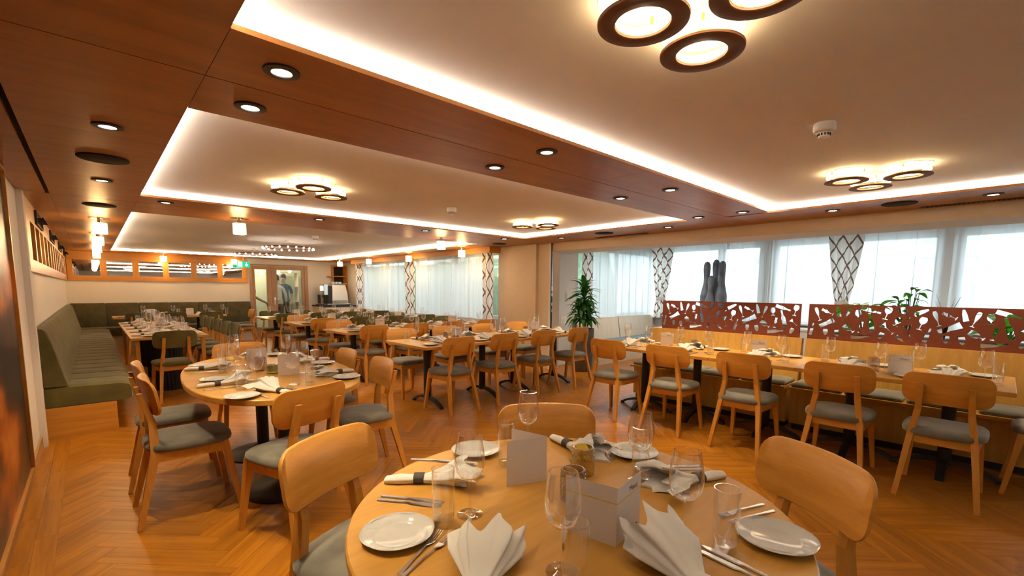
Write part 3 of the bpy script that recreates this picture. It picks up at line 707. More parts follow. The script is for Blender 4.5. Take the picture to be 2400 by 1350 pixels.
# round table
t = thing('round_table', 'round oak table with laid places in the foreground', 'table', (.99, .823, .003))
m = MB(); m.slab([(.616*cos(2*pi*k/96), .616*sin(2*pi*k/96)) for k in range(96)], ZT-.036, ZT-.003, .004); part(m, 'tabletop', 'oak_top', t, True, 30)
c = MB(); c.lathe([(.045, .05), (.045, ZT-.04)], 24, (0, 0, 0), True, True); part(c, 'column', 'black', t, True)
c = MB(); c.lathe([(.29, 0), (.29, .008), (.27, .015), (.08, .05), (.05, .06)], 48, (0, 0, 0), True, True); part(c, 'base_disc', 'black', t, True)
# oval table
t = thing('oval_table', 'rounded oval oak table laid for six by the left wall', 'table', (.955, 3.758, .003), -.077)
ou = []
for k in range(120):
    a = 2*pi*k/120; c_, s_ = cos(a), sin(a); n = 2.44; ou.append((abs(c_)**(2/n)*math.copysign(1, c_)*.544, abs(s_)**(2/n)*math.copysign(1, s_)*1.033))
m = MB(); m.slab(ou, ZT-.039, ZT-.003, .005); o = part(m, 'tabletop', 'oak_top', t, True, 30)
for yy in (-.47, .40):
    c = MB(); c.lathe([(.045, .05), (.045, ZT-.04)], 24, (0, yy, 0), True, True); part(c, 'column', 'black', t, True)
    c = MB(); c.lathe([(.27, 0), (.27, .008), (.25, .016), (.08, .06), (.05, .075)], 48, (0, yy, 0), True, True); part(c, 'base_disc', 'black', t, True)
# long table by the sofa with fluted pedestals
t = thing('long_table', 'long oak table beside the olive sofa, crowded with glasses', 'table', (.715, 8.87, .003))
for a, b in ((-1.69, 0), (0, 1.69)): m = MB(); m.slab(rrect(-.405, .405, a+.001, b-.001, .006, 2), ZT-.033, ZT-.003, .003); part(m, 'tabletop', 'oak_top', t)
for yy in (-1.25, 0, 1.25):
    n = 72; fl = MB(); fl.loft([[((.15+.008*cos(24*2*pi*j/n))*cos(2*pi*j/n), yy+(.15+.008*cos(24*2*pi*j/n))*sin(2*pi*j/n), z) for j in range(n)] for z in (.0, ZT-.034)]); part(fl, 'fluted_pedestal', 'black', t, True, 60)
for sx in (-.34, .34):
    for yy in (-1.62, 1.62): l = MB(); l.bar([(sx, yy, 0), (sx, yy, ZT-.034)], [(.03, .03), (.045, .045)]); part(l, 'leg', 'oak_z', t)
for k, (x0, x1) in enumerate(((.28, 1.27), (1.28, 2.27))):
    table('dining_table', 'small oak table at the %s of the back sofa' % ('left', 'right')[k], x0, x1, 12.15, 12.95, (((x0+x1)/2, 12.55),), 'y', group='tables along the back sofa')

# ---------------------------------------------------------------- sofas
t = thing('corner_sofa', 'long olive velvet bench sofa with stitched channels along the left wall', 'sofa', (XL, 5.72, .003))
LS = 13.15-5.72
part(MB().box(.02, .51, 0, LS, 0, .285), 'plinth', 'oak', t)
sprof = [(.03, .29), (.60, .29), (.632, .31), (.637, .40), (.62, .45), (.56, .47), (.19, .475), (.03, .47)]
m = MB(); n = int(LS/.37)*10
rings = []
for k in range(n+1):
    y = LS*k/n; ph = (k % 10)/10; dip = -.016 if k % 10 == 0 else .006*sin(pi*ph)
    rings.append([(x+(dip*.6 if x > .5 else 0), y, z+(dip if z > .44 else 0)) for x, z in sprof])
m.loft(rings); part(m, 'seat', 'olive', t, True, 50)
bprof = [(.02, .475), (.195, .475), (.175, .56), (.115, .86), (.085, .97), (.06, 1.0), (.02, 1.005)]
m = MB(); rings = []; n = int(LS/.11)*6
for k in range(n+1):
    y = LS*k/n; dip = -.009 if k % 6 == 0 else 0
    rings.append([(x+(dip if x > .05 else 0), y, z+(dip*.6 if z > .9 else 0)) for x, z in bprof])
m.loft(rings); part(m, 'backrest', 'olive', t, True, 50)
t = thing('back_sofa', 'dark olive bench sofa with buttoned back panels along the back wall', 'sofa', (0, YB-.002, .003))
part(MB().box(-.36, 3.10, -.5, -.02, 0, .285), 'plinth', 'wall_tan', t)
m = MB(); m.slab(rrect(-.38, 3.14, -.63, -.02, .03, 4), .29, .47, .02); part(m, 'seat', 'olive_dark', t, True, 50)
for k in range(6):
    x0 = -.37+k*.585; x1 = x0+.58
    m = MB()
    def rg(y, z): return None
    pr = [(-.02, .475), (-.20, .475), (-.205, .50), (-.135, .96), (-.11, 1.0), (-.02, 1.005)]
    rings = []
    for s, q in ((0, .012), (.02, 0), (.3, -.008), (.5, -.012), (.7, -.008), (.98, 0), (1, .012)):
        rings.append([(x0+(x1-x0)*s, y+(q if y < -.05 else 0), z-(q if z > .9 and q > 0 else 0)) for y, z in pr])
    m.loft(rings); o = part(m, 'back_panel', 'olive_dark', t, True, 50)
    if k in (0, 5): b = MB(); b.lathe([(0, -.012), (.03, -.008), (.036, 0)], 16); bo = part(b, 'button', 'olive_dark', o, True); bo.location = ((x0+x1)/2, -.185, .76); bo.rotation_euler = (radians(-80), 0, 0)

# ---------------------------------------------------------------- benches with red-brown divider panels
def bench(label, y0, y1):
    t = thing('wall_bench', label, 'bench', (5.0, y0, .003), 0, 'oak benches with divider panels'); L = y1-y0
    part(MB().box(.09, .50, 0, L, .06, .41), 'front_panel', 'oak_y', t); part(MB().box(.12, .48, .02, L-.02, 0, .06), 'plinth', 'black', t)
    part(MB().box(-.0, .46, 0, L, .41, .435), 'seat_board', 'oak_top', t)
    m = MB(); m.loft([[(.42, 0, .435), (.45, 0, .435), (.52, 0, .885), (.49, 0, .885)], [(.42, L, .435), (.45, L, .435), (.52, L, .885), (.49, L, .885)]]); part(m, 'back_board', 'oak_y', t)
    n = max(2, round(L/.42)); w = L/n
    for k in range(n):
        c = MB(); o_ = rrect(.03, .41, k*w+.008, (k+1)*w-.008, .03, 4); cx, cy = .22, (k+.5)*w
        def r_(f, z): return [(cx+(x-cx)*f, cy+(y-cy)*f, z) for x, y in o_]
        c.loft([r_(.96, .436), r_(1, .45), r_(.97, .468), r_(.8, .478), r_(.4, .482)]); part(c, 'seat_cushion', 'cushion', t, True, 60)
    part(MB().box(.50, .55, 0, L, 0, .88), 'rear_frame', 'oak_y', t)
bench('left oak bench with grey cushions below the first red panel', 1.42, 3.18)
bench('right oak bench with grey cushions below the second red panel', -.36, 1.385)
SIL = {'flute': [(.10, 1), (.155, .86), (.14, .68), (.07, .42), (.03, .34), (.025, .05), (.15, .03), (.15, 0)],
 'snifter': [(.22, 1), (.34, .78), (.36, .58), (.28, .40), (.06, .28), (.05, .10), (.30, .07), (.30, 0)],
 'wine': [(.20, 1), (.30, .84), (.30, .66), (.19, .52), (.04, .44), (.035, .07), (.22, .045), (.22, 0)],
 'grappa': [(.16, 1), (.12, .78), (.19, .62), (.12, .46), (.03, .38), (.025, .08), (.19, .05), (.19, 0)],
 'martini': [(.36, 1), (.03, .62), (.03, .06), (.20, .04), (.20, 0)],
 'bottle': [(.07, 1), (.07, .72), (.15, .52), (.15, 0)],
 'bell': [(.10, 1), (.20, .60), (.24, .0)], 'carafe': [(.24, 1), (.16, .5), (.20, 0)],
 'tulip': [(.26, 1), (.34, .70), (.24, .40), (.05, .28), (.04, .10), (.22, .06), (.22, 0)],
 'bud': [(.36, 1), (.44, .55), (.30, .18), (.08, .0)]}
CUT = [('flute', 0.06, 0.348, 0.104, 0.216), ('grappa', 0.115, 0.332, 0.214, 0.281), ('bell', 0.245, 0.368, 0.267, 0.262), ('flute', 0.352, 0.351, 0.308, 0.219), ('snifter', 0.418, 0.336, 0.422, 0.246), ('bottle', 0.595, 0.31, 0.443, 0.357), ('bottle', 0.507, 0.307, 0.54, 0.13), ('wine', 0.658, 0.371, 0.629, 0.253), ('wine', 0.735, 0.373, 0.805, 0.268), ('bell', 0.932, 0.357, 0.836, 0.307), ('snifter', 0.74, 0.275, 0.706, 0.196), ('wine', 0.911, 0.287, 0.877, 0.172), ('martini', 0.797, 0.206, 0.822, 0.092), ('martini', 0.612, 0.205, 0.698, 0.123), ('carafe', 0.225, 0.228, 0.105, 0.155), ('tulip', 0.31, 0.178, 0.393, 0.113), ('bud', 0.157, 0.133, 0.16, 0.068), ('bud', 0.253, 0.128, 0.262, 0.06), ('grappa', 0.458, 0.222, 0.439, 0.112), ('bottle', 0.534, 0.086, 0.375, 0.064), ('bud', 0.62, 0.125, 0.596, 0.064), ('bell', 0.775, 0.055, 0.722, 0.105), ('bottle', 0.956, 0.188, 0.92, 0.061), ('flute', 0.969, 0.345, 1.012, 0.213), ('grappa', 1.023, 0.332, 1.119, 0.284), ('bell', 1.155, 0.366, 1.178, 0.265), ('flute', 1.26, 0.347, 1.215, 0.219), ('snifter', 1.323, 0.335, 1.328, 0.246), ('bottle', 1.498, 0.306, 1.35, 0.357), ('wine', 1.558, 0.367, 1.535, 0.253), ('bottle', 1.408, 0.306, 1.456, 0.13), ('carafe', 1.15, 0.231, 1.008, 0.157), ('tulip', 1.204, 0.175, 1.297, 0.116), ('bud', 1.064, 0.13, 1.063, 0.063), ('bud', 1.159, 0.128, 1.173, 0.06), ('grappa', 1.365, 0.223, 1.347, 0.112), ('bottle', 1.44, 0.087, 1.28, 0.064), ('martini', 1.505, 0.207, 1.565, 0.150), ('bud', 1.531, 0.118, 1.505, 0.060), ('bottle', 0.049, 0.186, 0.023, 0.062)]
cu = bpy.data.curves.new('cut', 'CURVE'); cu.dimensions = '2D'; cu.fill_mode = 'BOTH'; cu.extrude = .005
def spl(pts):
    s = cu.splines.new('POLY'); s.points.add(len(pts)-1)
    for p, (x, y) in zip(s.points, pts): p.co = (x, y, 0, 1)
    s.use_cyclic_u = True
spl([(0, 0), (1.60, 0), (1.60, .384), (0, .384)])
for nm, s0, t0, s1, t1 in CUT:
    ax = Vector((s0-s1, t0-t1)); l = ax.length; n_ = Vector((-ax.y, ax.x)); pr = SIL[nm]
    pl = [Vector((s1, t1))+ax*q+n_*w*.78 for w, q in pr]+[Vector((s1, t1))+ax*q-n_*w*.78 for w, q in reversed(pr)]
    spl([(min(1.594, max(.006, p.x)), min(.378, max(.006, p.y))) for p in pl])
co = bpy.data.objects.new('cut', cu); COL.objects.link(co)
dg = bpy.context.evaluated_depsgraph_get(); pme = bpy.data.meshes.new_from_object(co.evaluated_get(dg)); bpy.data.objects.remove(co)
pme.name = 'divider_panel'; pme.materials.clear(); pme.materials.append(M['rust'])
for nm, y in (('left', 3.06), ('right', 1.39)):
    o = link(pme, 'divider_panel', None, (5.545, y, .866)); o.rotation_euler = (pi/2, 0, -pi/2)
    tag(o, 'red-brown divider panel with glass and bottle cut-outs, the %s one' % nm, 'divider', 'cut-out divider panels')

# ---------------------------------------------------------------- alcove bench, tables, sill cabinet
t = thing('alcove_bench', 'pale wooden window bench with blue-grey cushions in the alcove', 'bench', (6.62, YA, .003))
part(MB().box(0, 2.7, -.48, -.02, 0, .36), 'front_panel', 'oak_pale', t)
for k in range(2):
    m = MB(); x0, x1 = .02+k*1.35, 1.34+k*1.35; m.loft([[(x0, -.12, .36), (x1, -.12, .36), (x1, -.09, .36), (x0, -.09, .36)], [(x0, -.05, .835), (x1, -.05, .835), (x1, -.02, .835), (x0, -.02, .835)]]); part(m, 'back_panel', 'oak_pale', t)
for k in range(4):
    m = MB(); m.slab(rrect(.02+k*.67, .68+k*.67, -.47, -.13, .04, 4), .362, .415, .015); part(m, 'seat_cushion', 'cushion_blue', t, True, 60)
table('dining_table', 'pale table standing in the alcove behind the red panels', 6.9, 7.9, 3.25, 4.05, ((7.4, 3.65),), 'xy', mat='oak_pale')
t = thing('room_heater', 'white and black mobile heater behind the left red panel', 'heater', (6.38, 3.32, .003))
m = MB(); m.slab(rrect(-.09, .09, -.17, .17, .05, 5), .05, .72, .03); part(m, 'housing', 'plastic', t, True, 50)
part(MB().box(-.06, .06, -.14, .14, .72, .735), 'control_panel', 'black', t)
for k in range(5): part(MB().box(-.094, -.088, -.12, .12, .5+k*.03, .515+k*.03), 'louvre', 'black', t)
for sx in (-.06, .06):
    for sy in (-.12, .12): w = MB(); w.lathe([(.02, 0), (.025, .025), (.02, .05)], 10, (sx, sy, 0), True, True); part(w, 'castor', 'black', t, True)
t = thing('sill_cabinet', 'low white window-side cabinet behind the red panels', 'cabinet', (8.9, -.9, .003))
part(MB().box(0, .45, 0, 4.3, .06, .70), 'body', 'wall_white', t); part(MB().box(-.02, .46, -.02, 4.32, .70, .73), 'top', 'frame_white', t)
for k in range(7): part(MB().box(-.012, 0, .02+k*.61, .60+k*.61, .09, .68), 'door', 'frame_white', t)

# ---------------------------------------------------------------- plants
def leaf_mesh(L, Wd, droop, fold=.25, mat='leaf', tip=.35):
    m = MB(); n = 8; rows = []
    for k in range(n+1):
        t = k/n; w = Wd*(sin(pi*min(1, t*.92+.04))**.75)*(1 if t < .5 else (1-(t-.5)*2*tip*.6)); 
        if k == n: w = .001
        x = L*t*(1-.15*droop*t); z = -droop*L*t*t*.6+L*.12*sin(pi*t)
        rows.append([(x, -w, z+w*fold), (x, 0, z), (x, w, z+w*fold)])
    i = 0
    for r in rows: m.v += r
    for k in range(n):
        for j in range(2): m.f.append((k*3+j, k*3+j+1, k*3+j+4, k*3+j+3))
    return m.mesh('leaf', mat, True, 180)
def put_leaf(me, parent, loc, az, el, roll=0, sc=1, name='leaf'):
    o = link(me, name, parent, loc); o.rotation_euler = (roll, -el, az); o.scale = (sc, sc, sc); return o
t = thing('potted_dracaena', 'tall dracaena with two leafy crowns in a grey stone pot by the partition', 'plant', (6.10, 4.82, .003))
m = MB(); m.lathe([(.14, 0), (.155, .02), (.185, .70), (.18, .73), (.165, .73), (.16, .68)], 32, (0, 0, 0), True); part(m, 'pot', 'pot', t, True)
m = MB(); m.lathe([(.16, .685), (.08, .70), (0, .705)], 24); part(m, 'soil', 'soil', t, True)
canes = [((.02, .01), 1.40), ((-.05, .03), 1.02), ((.05, -.05), 1.0)]
for (cx, cy), hh in canes: m = MB(); m.tube([(cx, cy, .69), (cx*1.1, cy*1.1, (.69+hh)/2), (cx, cy, hh)], [.016, .014, .012], 8); part(m, 'cane', 'stem', t, True)
lm = [leaf_mesh(.36, .044, .55), leaf_mesh(.30, .038, .9), leaf_mesh(.27, .040, .35)]
rnd = random.Random(3)
for (cx, cy), hh in canes:
    n = 56 if hh > 1.2 else 34
    for k in range(n):
        s = k/n; z = hh-.34*(1-s) if hh > 1.2 else hh-.16*(1-s)
        put_leaf(lm[k % 3], t, (cx+rnd.uniform(-.01, .01), cy+rnd.uniform(-.01, .01), z), k*2.4+rnd.uniform(-.3, .3), radians(-8+78*s**1.6+rnd.uniform(-10, 10)), rnd.uniform(-.3, .3), rnd.uniform(.75, 1.05))
# planter trough behind the right panel
t = thing('planter_trough', 'white planter trough behind the right red panel', 'planter', (6.35, -.7, .003))
part(MB().box(0, .35, 0, 2.1, 0, .88), 'trough', 'wall_white', t); part(MB().box(.02, .33, .02, 2.08, .875, .885), 'soil', 'soil', t)
def bush(label, x, y, n, me, hmin, hmax, spread, seed, name='leafy_plant', z0=.883):
    t = thing(name, label, 'plant', (x, y, z0)); rr_ = random.Random(seed); st = MB()
    for k in range(n):
        a = rr_.uniform(0, 2*pi); rad = spread*sqrt(rr_.random()); h = rr_.uniform(hmin, hmax)
        p = (rad*cos(a), rad*sin(a), h); st.tube([(p[0]*.2, p[1]*.2, 0), (p[0]*.6, p[1]*.6, h*.6), p], [.005, .004, .003], 5)
        put_leaf(rr_.choice(me), t, p, a+rr_.uniform(-.5, .5), radians(rr_.uniform(-10, 45)), rr_.uniform(-.4, .4), rr_.uniform(.8, 1.15))
    part(st, 'stems', 'stem', t, True); return t
big = [leaf_mesh(.24, .085, .7, .15, 'leaf_light', .2), leaf_mesh(.20, .075, .4, .15, 'leaf_light', .2)]
sm = [leaf_mesh(.12, .028, .5, .2, 'leaf_light'), leaf_mesh(.10, .026, .2, .2, 'leaf')]
bush('broad-leaved bright green plant rising over the right red panel', 6.53, 1.08, 16, big, .08, .33, .13, 5)
bush('small-leaved plant sticking up highest over the right red panel', 6.50, .70, 34, sm, .12, .52, .11, 9)
bush('leafy green plant seen through the cut-outs at the right end', 6.53, -.05, 18, big, .05, .22, .13, 12)
t = thing('grass_plant', 'thin dark grass blades beside the small-leaved plant', 'plant', (6.52, .40, .883)); rr_ = random.Random(4)
for k in range(16):
    a = rr_.uniform(0, 6.28); l = rr_.uniform(.25, .5); g = MB(); g.tube([(0, 0, 0), (.03*cos(a), .03*sin(a), l*.6), (.10*cos(a), .10*sin(a), l)], [.003, .0025, .0006], 4); part(g, 'blade', 'grass_blade', t)
# sculpture
t = thing('tall_sculpture', 'dark blue-grey sculpture of three tall rounded figures on the window side', 'sculpture', (8.75, 3.78, .003))
part(MB().box(-.15, .15, -.28, .28, 0, .70), 'pedestal', 'wall_white', t)
for dx, dy, s in ((0, .16, 1.0), (.03, .0, 1.03), (-.02, -.14, 1.0), (-.09, .03, .78)):
    m = MB(); n = 20; pr = [(.07, .70), (.085, .85), (.10, 1.0), (.115, 1.15), (.115, 1.28), (.085, 1.42), (.06, 1.52), (.058, 1.64), (.07, 1.78), (.068, 1.87), (.04, 1.92), (.006, 1.935)]
    m.loft([[(dx+r*cos(2*pi*j/n), dy+r*.9*sin(2*pi*j/n), .70+(z-.70)*s) for j in range(n)] for r, z in pr]); part(m, 'figure', 'sculpt', t, True, 80)

# ---------------------------------------------------------------- tableware
def wine_meshes():
    foot = MB(); foot.lathe([(0, 0), (.037, .0005), (.037, .002), (.02, .005), (.006, .011), (.0042, .02)], 28)
    stem = MB(); stem.lathe([(.0042, .02), (.0036, .06), (.0036, .085), (.005, .098), (.009, .103)], 14)
    pr = [(.009, .103), (.024, .110), (.037, .128), (.0425, .152), (.0405, .185), (.0355, .215), (.0325, .232), (.0318, .2322)]
    bowl = MB(); bowl.lathe([(0, .104)]+pr[1:-1]+[(.0325, .2335), (.0310, .2335), (.0312, .230)], 32)
    one = MB(); one.lathe([(0, 0), (.037, .0005), (.037, .002), (.006, .011), (.0036, .06), (.0036, .09), (.009, .103)]+pr[1:], 20)
    return [('bowl', bowl.mesh('bowl', 'glass', True, 60)), ('stem', stem.mesh('stem', 'glass', True)), ('foot', foot.mesh('foot', 'glass', True, 60))], one.mesh('wine_glass', 'glass', True, 60)
WINE, WINE1 = wine_meshes()
m = MB(); m.lathe([(0, .016), (.024, .017), (.0275, .022), (.0278, .003), (.0260, .0), (.0285, .004), (.0305, .155), (.0308, .157), (.0292, .157), (.0294, .154)], 28); TUMB = m.mesh('tumbler', 'glass', True, 50)
def plate_mesh():
    m = MB(); n = 72; pr = [(0, .004), (.055, .004), (.060, .006), (.066, .0095), (.088, .0165), (.092, .0172), (.0915, .0155), (.066, .006), (.055, .0), (0, .0)]
    m.loft([[(r*(1+(.018*abs(sin(3*2*pi*j/n))**.6 if r > .08 else 0))*cos(2*pi*j/n), r*(1+(.018*abs(sin(3*2*pi*j/n))**.6 if r > .08 else 0))*sin(2*pi*j/n), z) for j in range(n)] for r, z in pr], False, False)
    pt = MB()
    for k in range(6):
        a0 = 2*pi*k/6+.12; ring = []
        for q in range(8):
            a = a0+.55*q/7; ring.append((a, .004*sin(pi*q/7)))
        for i in range(7):
            (a, w), (b, w2) = ring[i], ring[i+1]; j = len(pt.v)
            pt.v += [(.086*cos(a), .086*sin(a), .0172), ((.086+w)*cos(a), (.086+w)*sin(a), .0180), ((.086+w2)*cos(b), (.086+w2)*sin(b), .0180), (.086*cos(b), .086*sin(b), .0172)]; pt.f.append((j, j+1, j+2, j+3))
    return m.mesh('plate', 'china', True, 50), pt.mesh('rim_print', 'china_blue')
PLATE, PRINT = plate_mesh()
def strip(m, pts, th=.0022):            # pts: (x, halfwidth, z)
    m.loft([[(x, -w, z), (x, w, z), (x, w*.8, z+th), (x, -w*.8, z+th)] for x, w, z in pts])
m = MB(); strip(m, [(-.10, .003, .001), (-.095, .007, .001), (-.02, .0045, .003), (.0, .0045, .004), (.012, .008, .003), (.06, .0095, .0025), (.09, .0075, .002), (.105, .001, .002)], .003); KNIFE = m.mesh('knife', 'steel', True, 30)
m = MB(); strip(m, [(-.095, .003, .001), (-.09, .0065, .001), (-.03, .003, .004), (.02, .0028, .007), (.035, .0085, .004), (.05, .011, .002)], .002)
for k in range(4):
    yy = -.0092+.0061*k; m.loft([[(.049, yy-.0014, .002), (.049, yy+.0014, .002), (.049, yy+.0012, .004), (.049, yy-.0012, .004)], [(.075, yy-.0013, .004), (.075, yy+.0013, .004), (.075, yy+.001, .0058), (.075, yy-.001, .0058)], [(.092, yy-.0008, .009), (.092, yy+.0008, .009), (.092, yy+.0006, .0105), (.092, yy-.0006, .0105)]])
FORK = m.mesh('fork', 'steel', True, 30)
def napkin_kit(seed, L=.25, flare=.055, rise=.035, petals=5):
    r_ = random.Random(seed); n = 60; rings = []; ph = r_.uniform(0, 6)
    st = [(-.115, .010, .008), (-.11, .016, .012), (-.075, .021, .015), (-.04, .018, .014), (-.025, .018, .014), (-.005, .022, .016), (.03, .042, .024), (.07, flare, rise), (.10, flare*1.12, rise*.92)]
    for k, (x, w, h) in enumerate(st):
        amt = max(0, (k-4)/4); ring = []
        for j in range(n):
            a = 2*pi*j/n; rip = 1+amt*(.20*sin(petals*a+ph)+.10*sin((petals*2+1)*a+ph*2)+.08*r_.uniform(-1, 1)*(k/8)); rip0 = 1+.06*sin(4*a+ph)
            ex = (.030*sin(petals*a*.5+ph)+.016*sin(petals*1.5*a+1))*(k == len(st)-1)
            ring.append((x*L/.215+ex, w*cos(a)*rip*rip0, max(.0012, h*.92+h*sin(a)*rip)))
        rings.append(ring)
    inner = []
    for k in (8, 7, 6):
        x, w, h = st[k]; inner.append([(p[0]-.003, p[1]*.86, max(.0025, h*.92+(p[2]-h*.92)*.78)) for p in rings[k]])
    m = MB(); m.loft(rings+inner, True, True)
    b = MB(); nn = 28
    def rg(x, g): return [(x, (.021+g)*cos(2*pi*j/nn), max(.0008, .0155+(.0165+g)*sin(2*pi*j/nn))) for j in range(nn)]
    b.loft([rg(-.054, 0), rg(-.053, .0015), rg(-.022, .0015), rg(-.021, 0)], False, False)
    return [('cloth', m.mesh('napkin_cloth', 'linen', True, 70)), ('napkin_ring', b.mesh('napkin_ring', 'leather', True))]
NAP = [napkin_kit(s, .28, .066+.008*(s % 3), .040+.006*(s % 2), 4+s % 3) for s in (11, 12, 13, 14)]
def fan_kit(seed, fl):
    r_ = random.Random(seed); parts_ = []; m = MB(); n = 84
    st = [(-.105, .022, .016), (-.085, .034, .024), (-.05, .034, .024), (-.03, .030, .022), (.0, .046, .034), (.03, .062, .046), (.055, .072, .054)]
    rings = []
    for k, (x, w, h) in enumerate(st):
        amt = max(0, (k-2)/4); ring = []
        for j in range(n):
            a = 2*pi*j/n; rip = 1+amt*(.16*sin(6*a+seed)+.10*sin(11*a+2*seed)); ring.append((x, w*cos(a)*rip, max(.001, h*.95+h*sin(a)*rip)))
        rings.append(ring)
    last = []
    for j in range(n):
        a = 2*pi*j/n; tri = abs(((a*6/(2*pi)+.25*seed) % 1)-.5)*2; x, w, h = st[-1]
        last.append((x+.022+.075*tri**1.4, rings[-1][j][1]*(1.0+.30*tri), max(.001, rings[-1][j][2]*(1.0+.30*tri))))
    rings.append(last)
    rings = [[(p[0]*1.0, p[1], p[2]*fl+.0008) for p in r] for r in rings]
    inner = [[(p[0]-.006, p[1]*.9, max(.002, .031+(p[2]-.031)*.86)) for p in rings[-1]], [(p[0], p[1]*.72, max(.004, .030+(p[2]-.030)*.70)) for p in rings[-2]], [(p[0], p[1]*.45, .02+(p[2]-.02)*.4) for p in rings[-4]]]
    m.loft(rings+inner, True, True)
    return [('cloth', m.mesh('fan_napkin_cloth', 'linen', True, 75))]
FAN = [fan_kit(1.0, .62), fan_kit(2.3, .86)]
def bobble(h, R, mat):
    m = MB(); n = 60; rows = int(h/.0035)
    rings = []
    for k in range(rows+1):
        z = h*k/rows; base = R*(.93+.07*sin(pi*min(1, max(0, z/h))))-(.002 if k == 0 else 0); ring = []
        for j in range(n):
            a = 2*pi*j/n; q = .0048*max(0, sin(15*a+(pi if int(z/.011) % 2 else 0)))*abs(sin(pi*z/.011)); ring.append(((base+q)*cos(a), (base+q)*sin(a), z))
        rings.append(ring)
    inn = [[(p[0]*.9, p[1]*.9, p[2]) for p in rings[-1]], [((R*.85)*cos(2*pi*j/n), (R*.85)*sin(2*pi*j/n), .008) for j in range(n)]]
    m.loft(rings+inn, True, True); return m.mesh('candle_holder', mat, True, 80)
CAND = {k: bobble(h, R, mt) for k, (h, R, mt) in {'tall amber': (.098, .036, 'amber'), 'low amber': (.062, .036, 'amber'), 'tall smoky': (.098, .036, 'smoke'), 'low green': (.066, .038, 'green_glass'), 'tall pinkish': (.105, .037, 'violet_glass'), 'low smoky': (.062, .038, 'smoke')}.items()}
def text_mesh(s, size, mat):
    c = bpy.data.curves.new('txt', 'FONT'); c.body = s; c.size = size; c.align_x = 'CENTER'; c.resolution_u = 3
    o = bpy.data.objects.new('txt', c); COL.objects.link(o); bpy.context.view_layer.update()
    me = bpy.data.meshes.new_from_object(o.evaluated_get(bpy.context.evaluated_depsgraph_get())); bpy.data.objects.remove(o)
    me.materials.clear(); me.materials.append(M[mat]); me.name = 'lettering'; return me
MENU_TXT = text_mesh('Menü', .024, 'ink')
# menu card: front leaf in plane y=0 (x 0..W), rear leaf folded back by an angle; front print faces -Y
MW, MH = .142, .150
def card_kit(fold, both):
    ca, sa = cos(fold), sin(fold); m = MB()
    m.loft([[(0, 0, 0), (MW, 0, 0), (MW, .0006, 0), (0, .0006, 0)], [(0, 0, MH), (MW, 0, MH), (MW, .0006, MH), (0, .0006, MH)]])
    m.loft([[(0, .0003, 0), (MW*ca, MW*sa, 0), (MW*ca-.0006*sa, MW*sa+.0006*ca, 0), (0, .001, 0)], [(0, .0003, MH), (MW*ca, MW*sa, MH), (MW*ca-.0006*sa, MW*sa+.0006*ca, MH), (0, .001, MH)]])
    k = [('card', m.mesh('card', 'paper'))]
    k.append(('stripe', MB().box(0, MW, -.0005, -.0001, .1080, .1105).mesh('stripe', 'gold_ink')))
    if both:
        s = MB(); q0 = (-.0006*sa, .0006*ca); q1 = (-.0010*sa, .0010*ca)
        s.loft([[(q0[0], q0[1], z), (MW*ca+q0[0], MW*sa+q0[1], z), (MW*ca+q1[0], MW*sa+q1[1], z), (q1[0], q1[1], z)] for z in (.1080, .1105)]); k.append(('stripe', s.mesh('stripe', 'gold_ink')))
    k.append(('small_print', MB().box(.094, .124, -.0005, -.0001, .012, .0160).mesh('small_print', 'ink')))
    return k
def menu(label, x, y, rz, fold=.9, both=False):
    k = card_kit(fold, both); t = inst(k, 'menu_card', label, 'menu', (x, y, ZT+.0005), rz, 'folded menu cards')
    o = link(MENU_TXT, 'lettering', t, (MW*.66, -.0006, .116)); o.rotation_euler = (pi/2, 0, 0)
    return t
def wine(label, x, y, near=True):
    if near: return inst(WINE, 'wine_glass', label, 'wine glass', (x, y, ZT), 0, 'wine glasses')
    return tag(link(WINE1, 'wine_glass', None, (x, y, ZT)), label, 'wine glass', 'wine glasses')
def tumbler(label, x, y): return tag(link(TUMB, 'tumbler', None, (x, y, ZT)), label, 'tumbler', 'water tumblers')
def plate(label, x, y, rz=0, near=True):
    o = tag(link(PLATE, 'side_plate', None, (x, y, ZT), rz), label, 'plate', 'white side plates')
    if near: link(PRINT, 'rim_print', o)['kind'] = 'stuff'
    return o
def fork(label, x, y, rz): return tag(link(FORK, 'fork', None, (x, y, ZT), rz), label, 'fork', 'forks')
def knife(label, x, y, rz): return tag(link(KNIFE, 'knife', None, (x, y, ZT), rz), label, 'knife', 'knives')
NC = [0]
def napkin(label, x, y, rz):
    NC[0] += 1; return inst(NAP[NC[0] % 4], 'napkin', label, 'napkin', (x, y, ZT), rz, 'ringed linen napkins')
def candle(kind, label, x, y): return tag(link(CAND[kind], 'candle_holder', None, (x, y, ZT)), label, 'candle holder', 'bobbled glass candle holders')
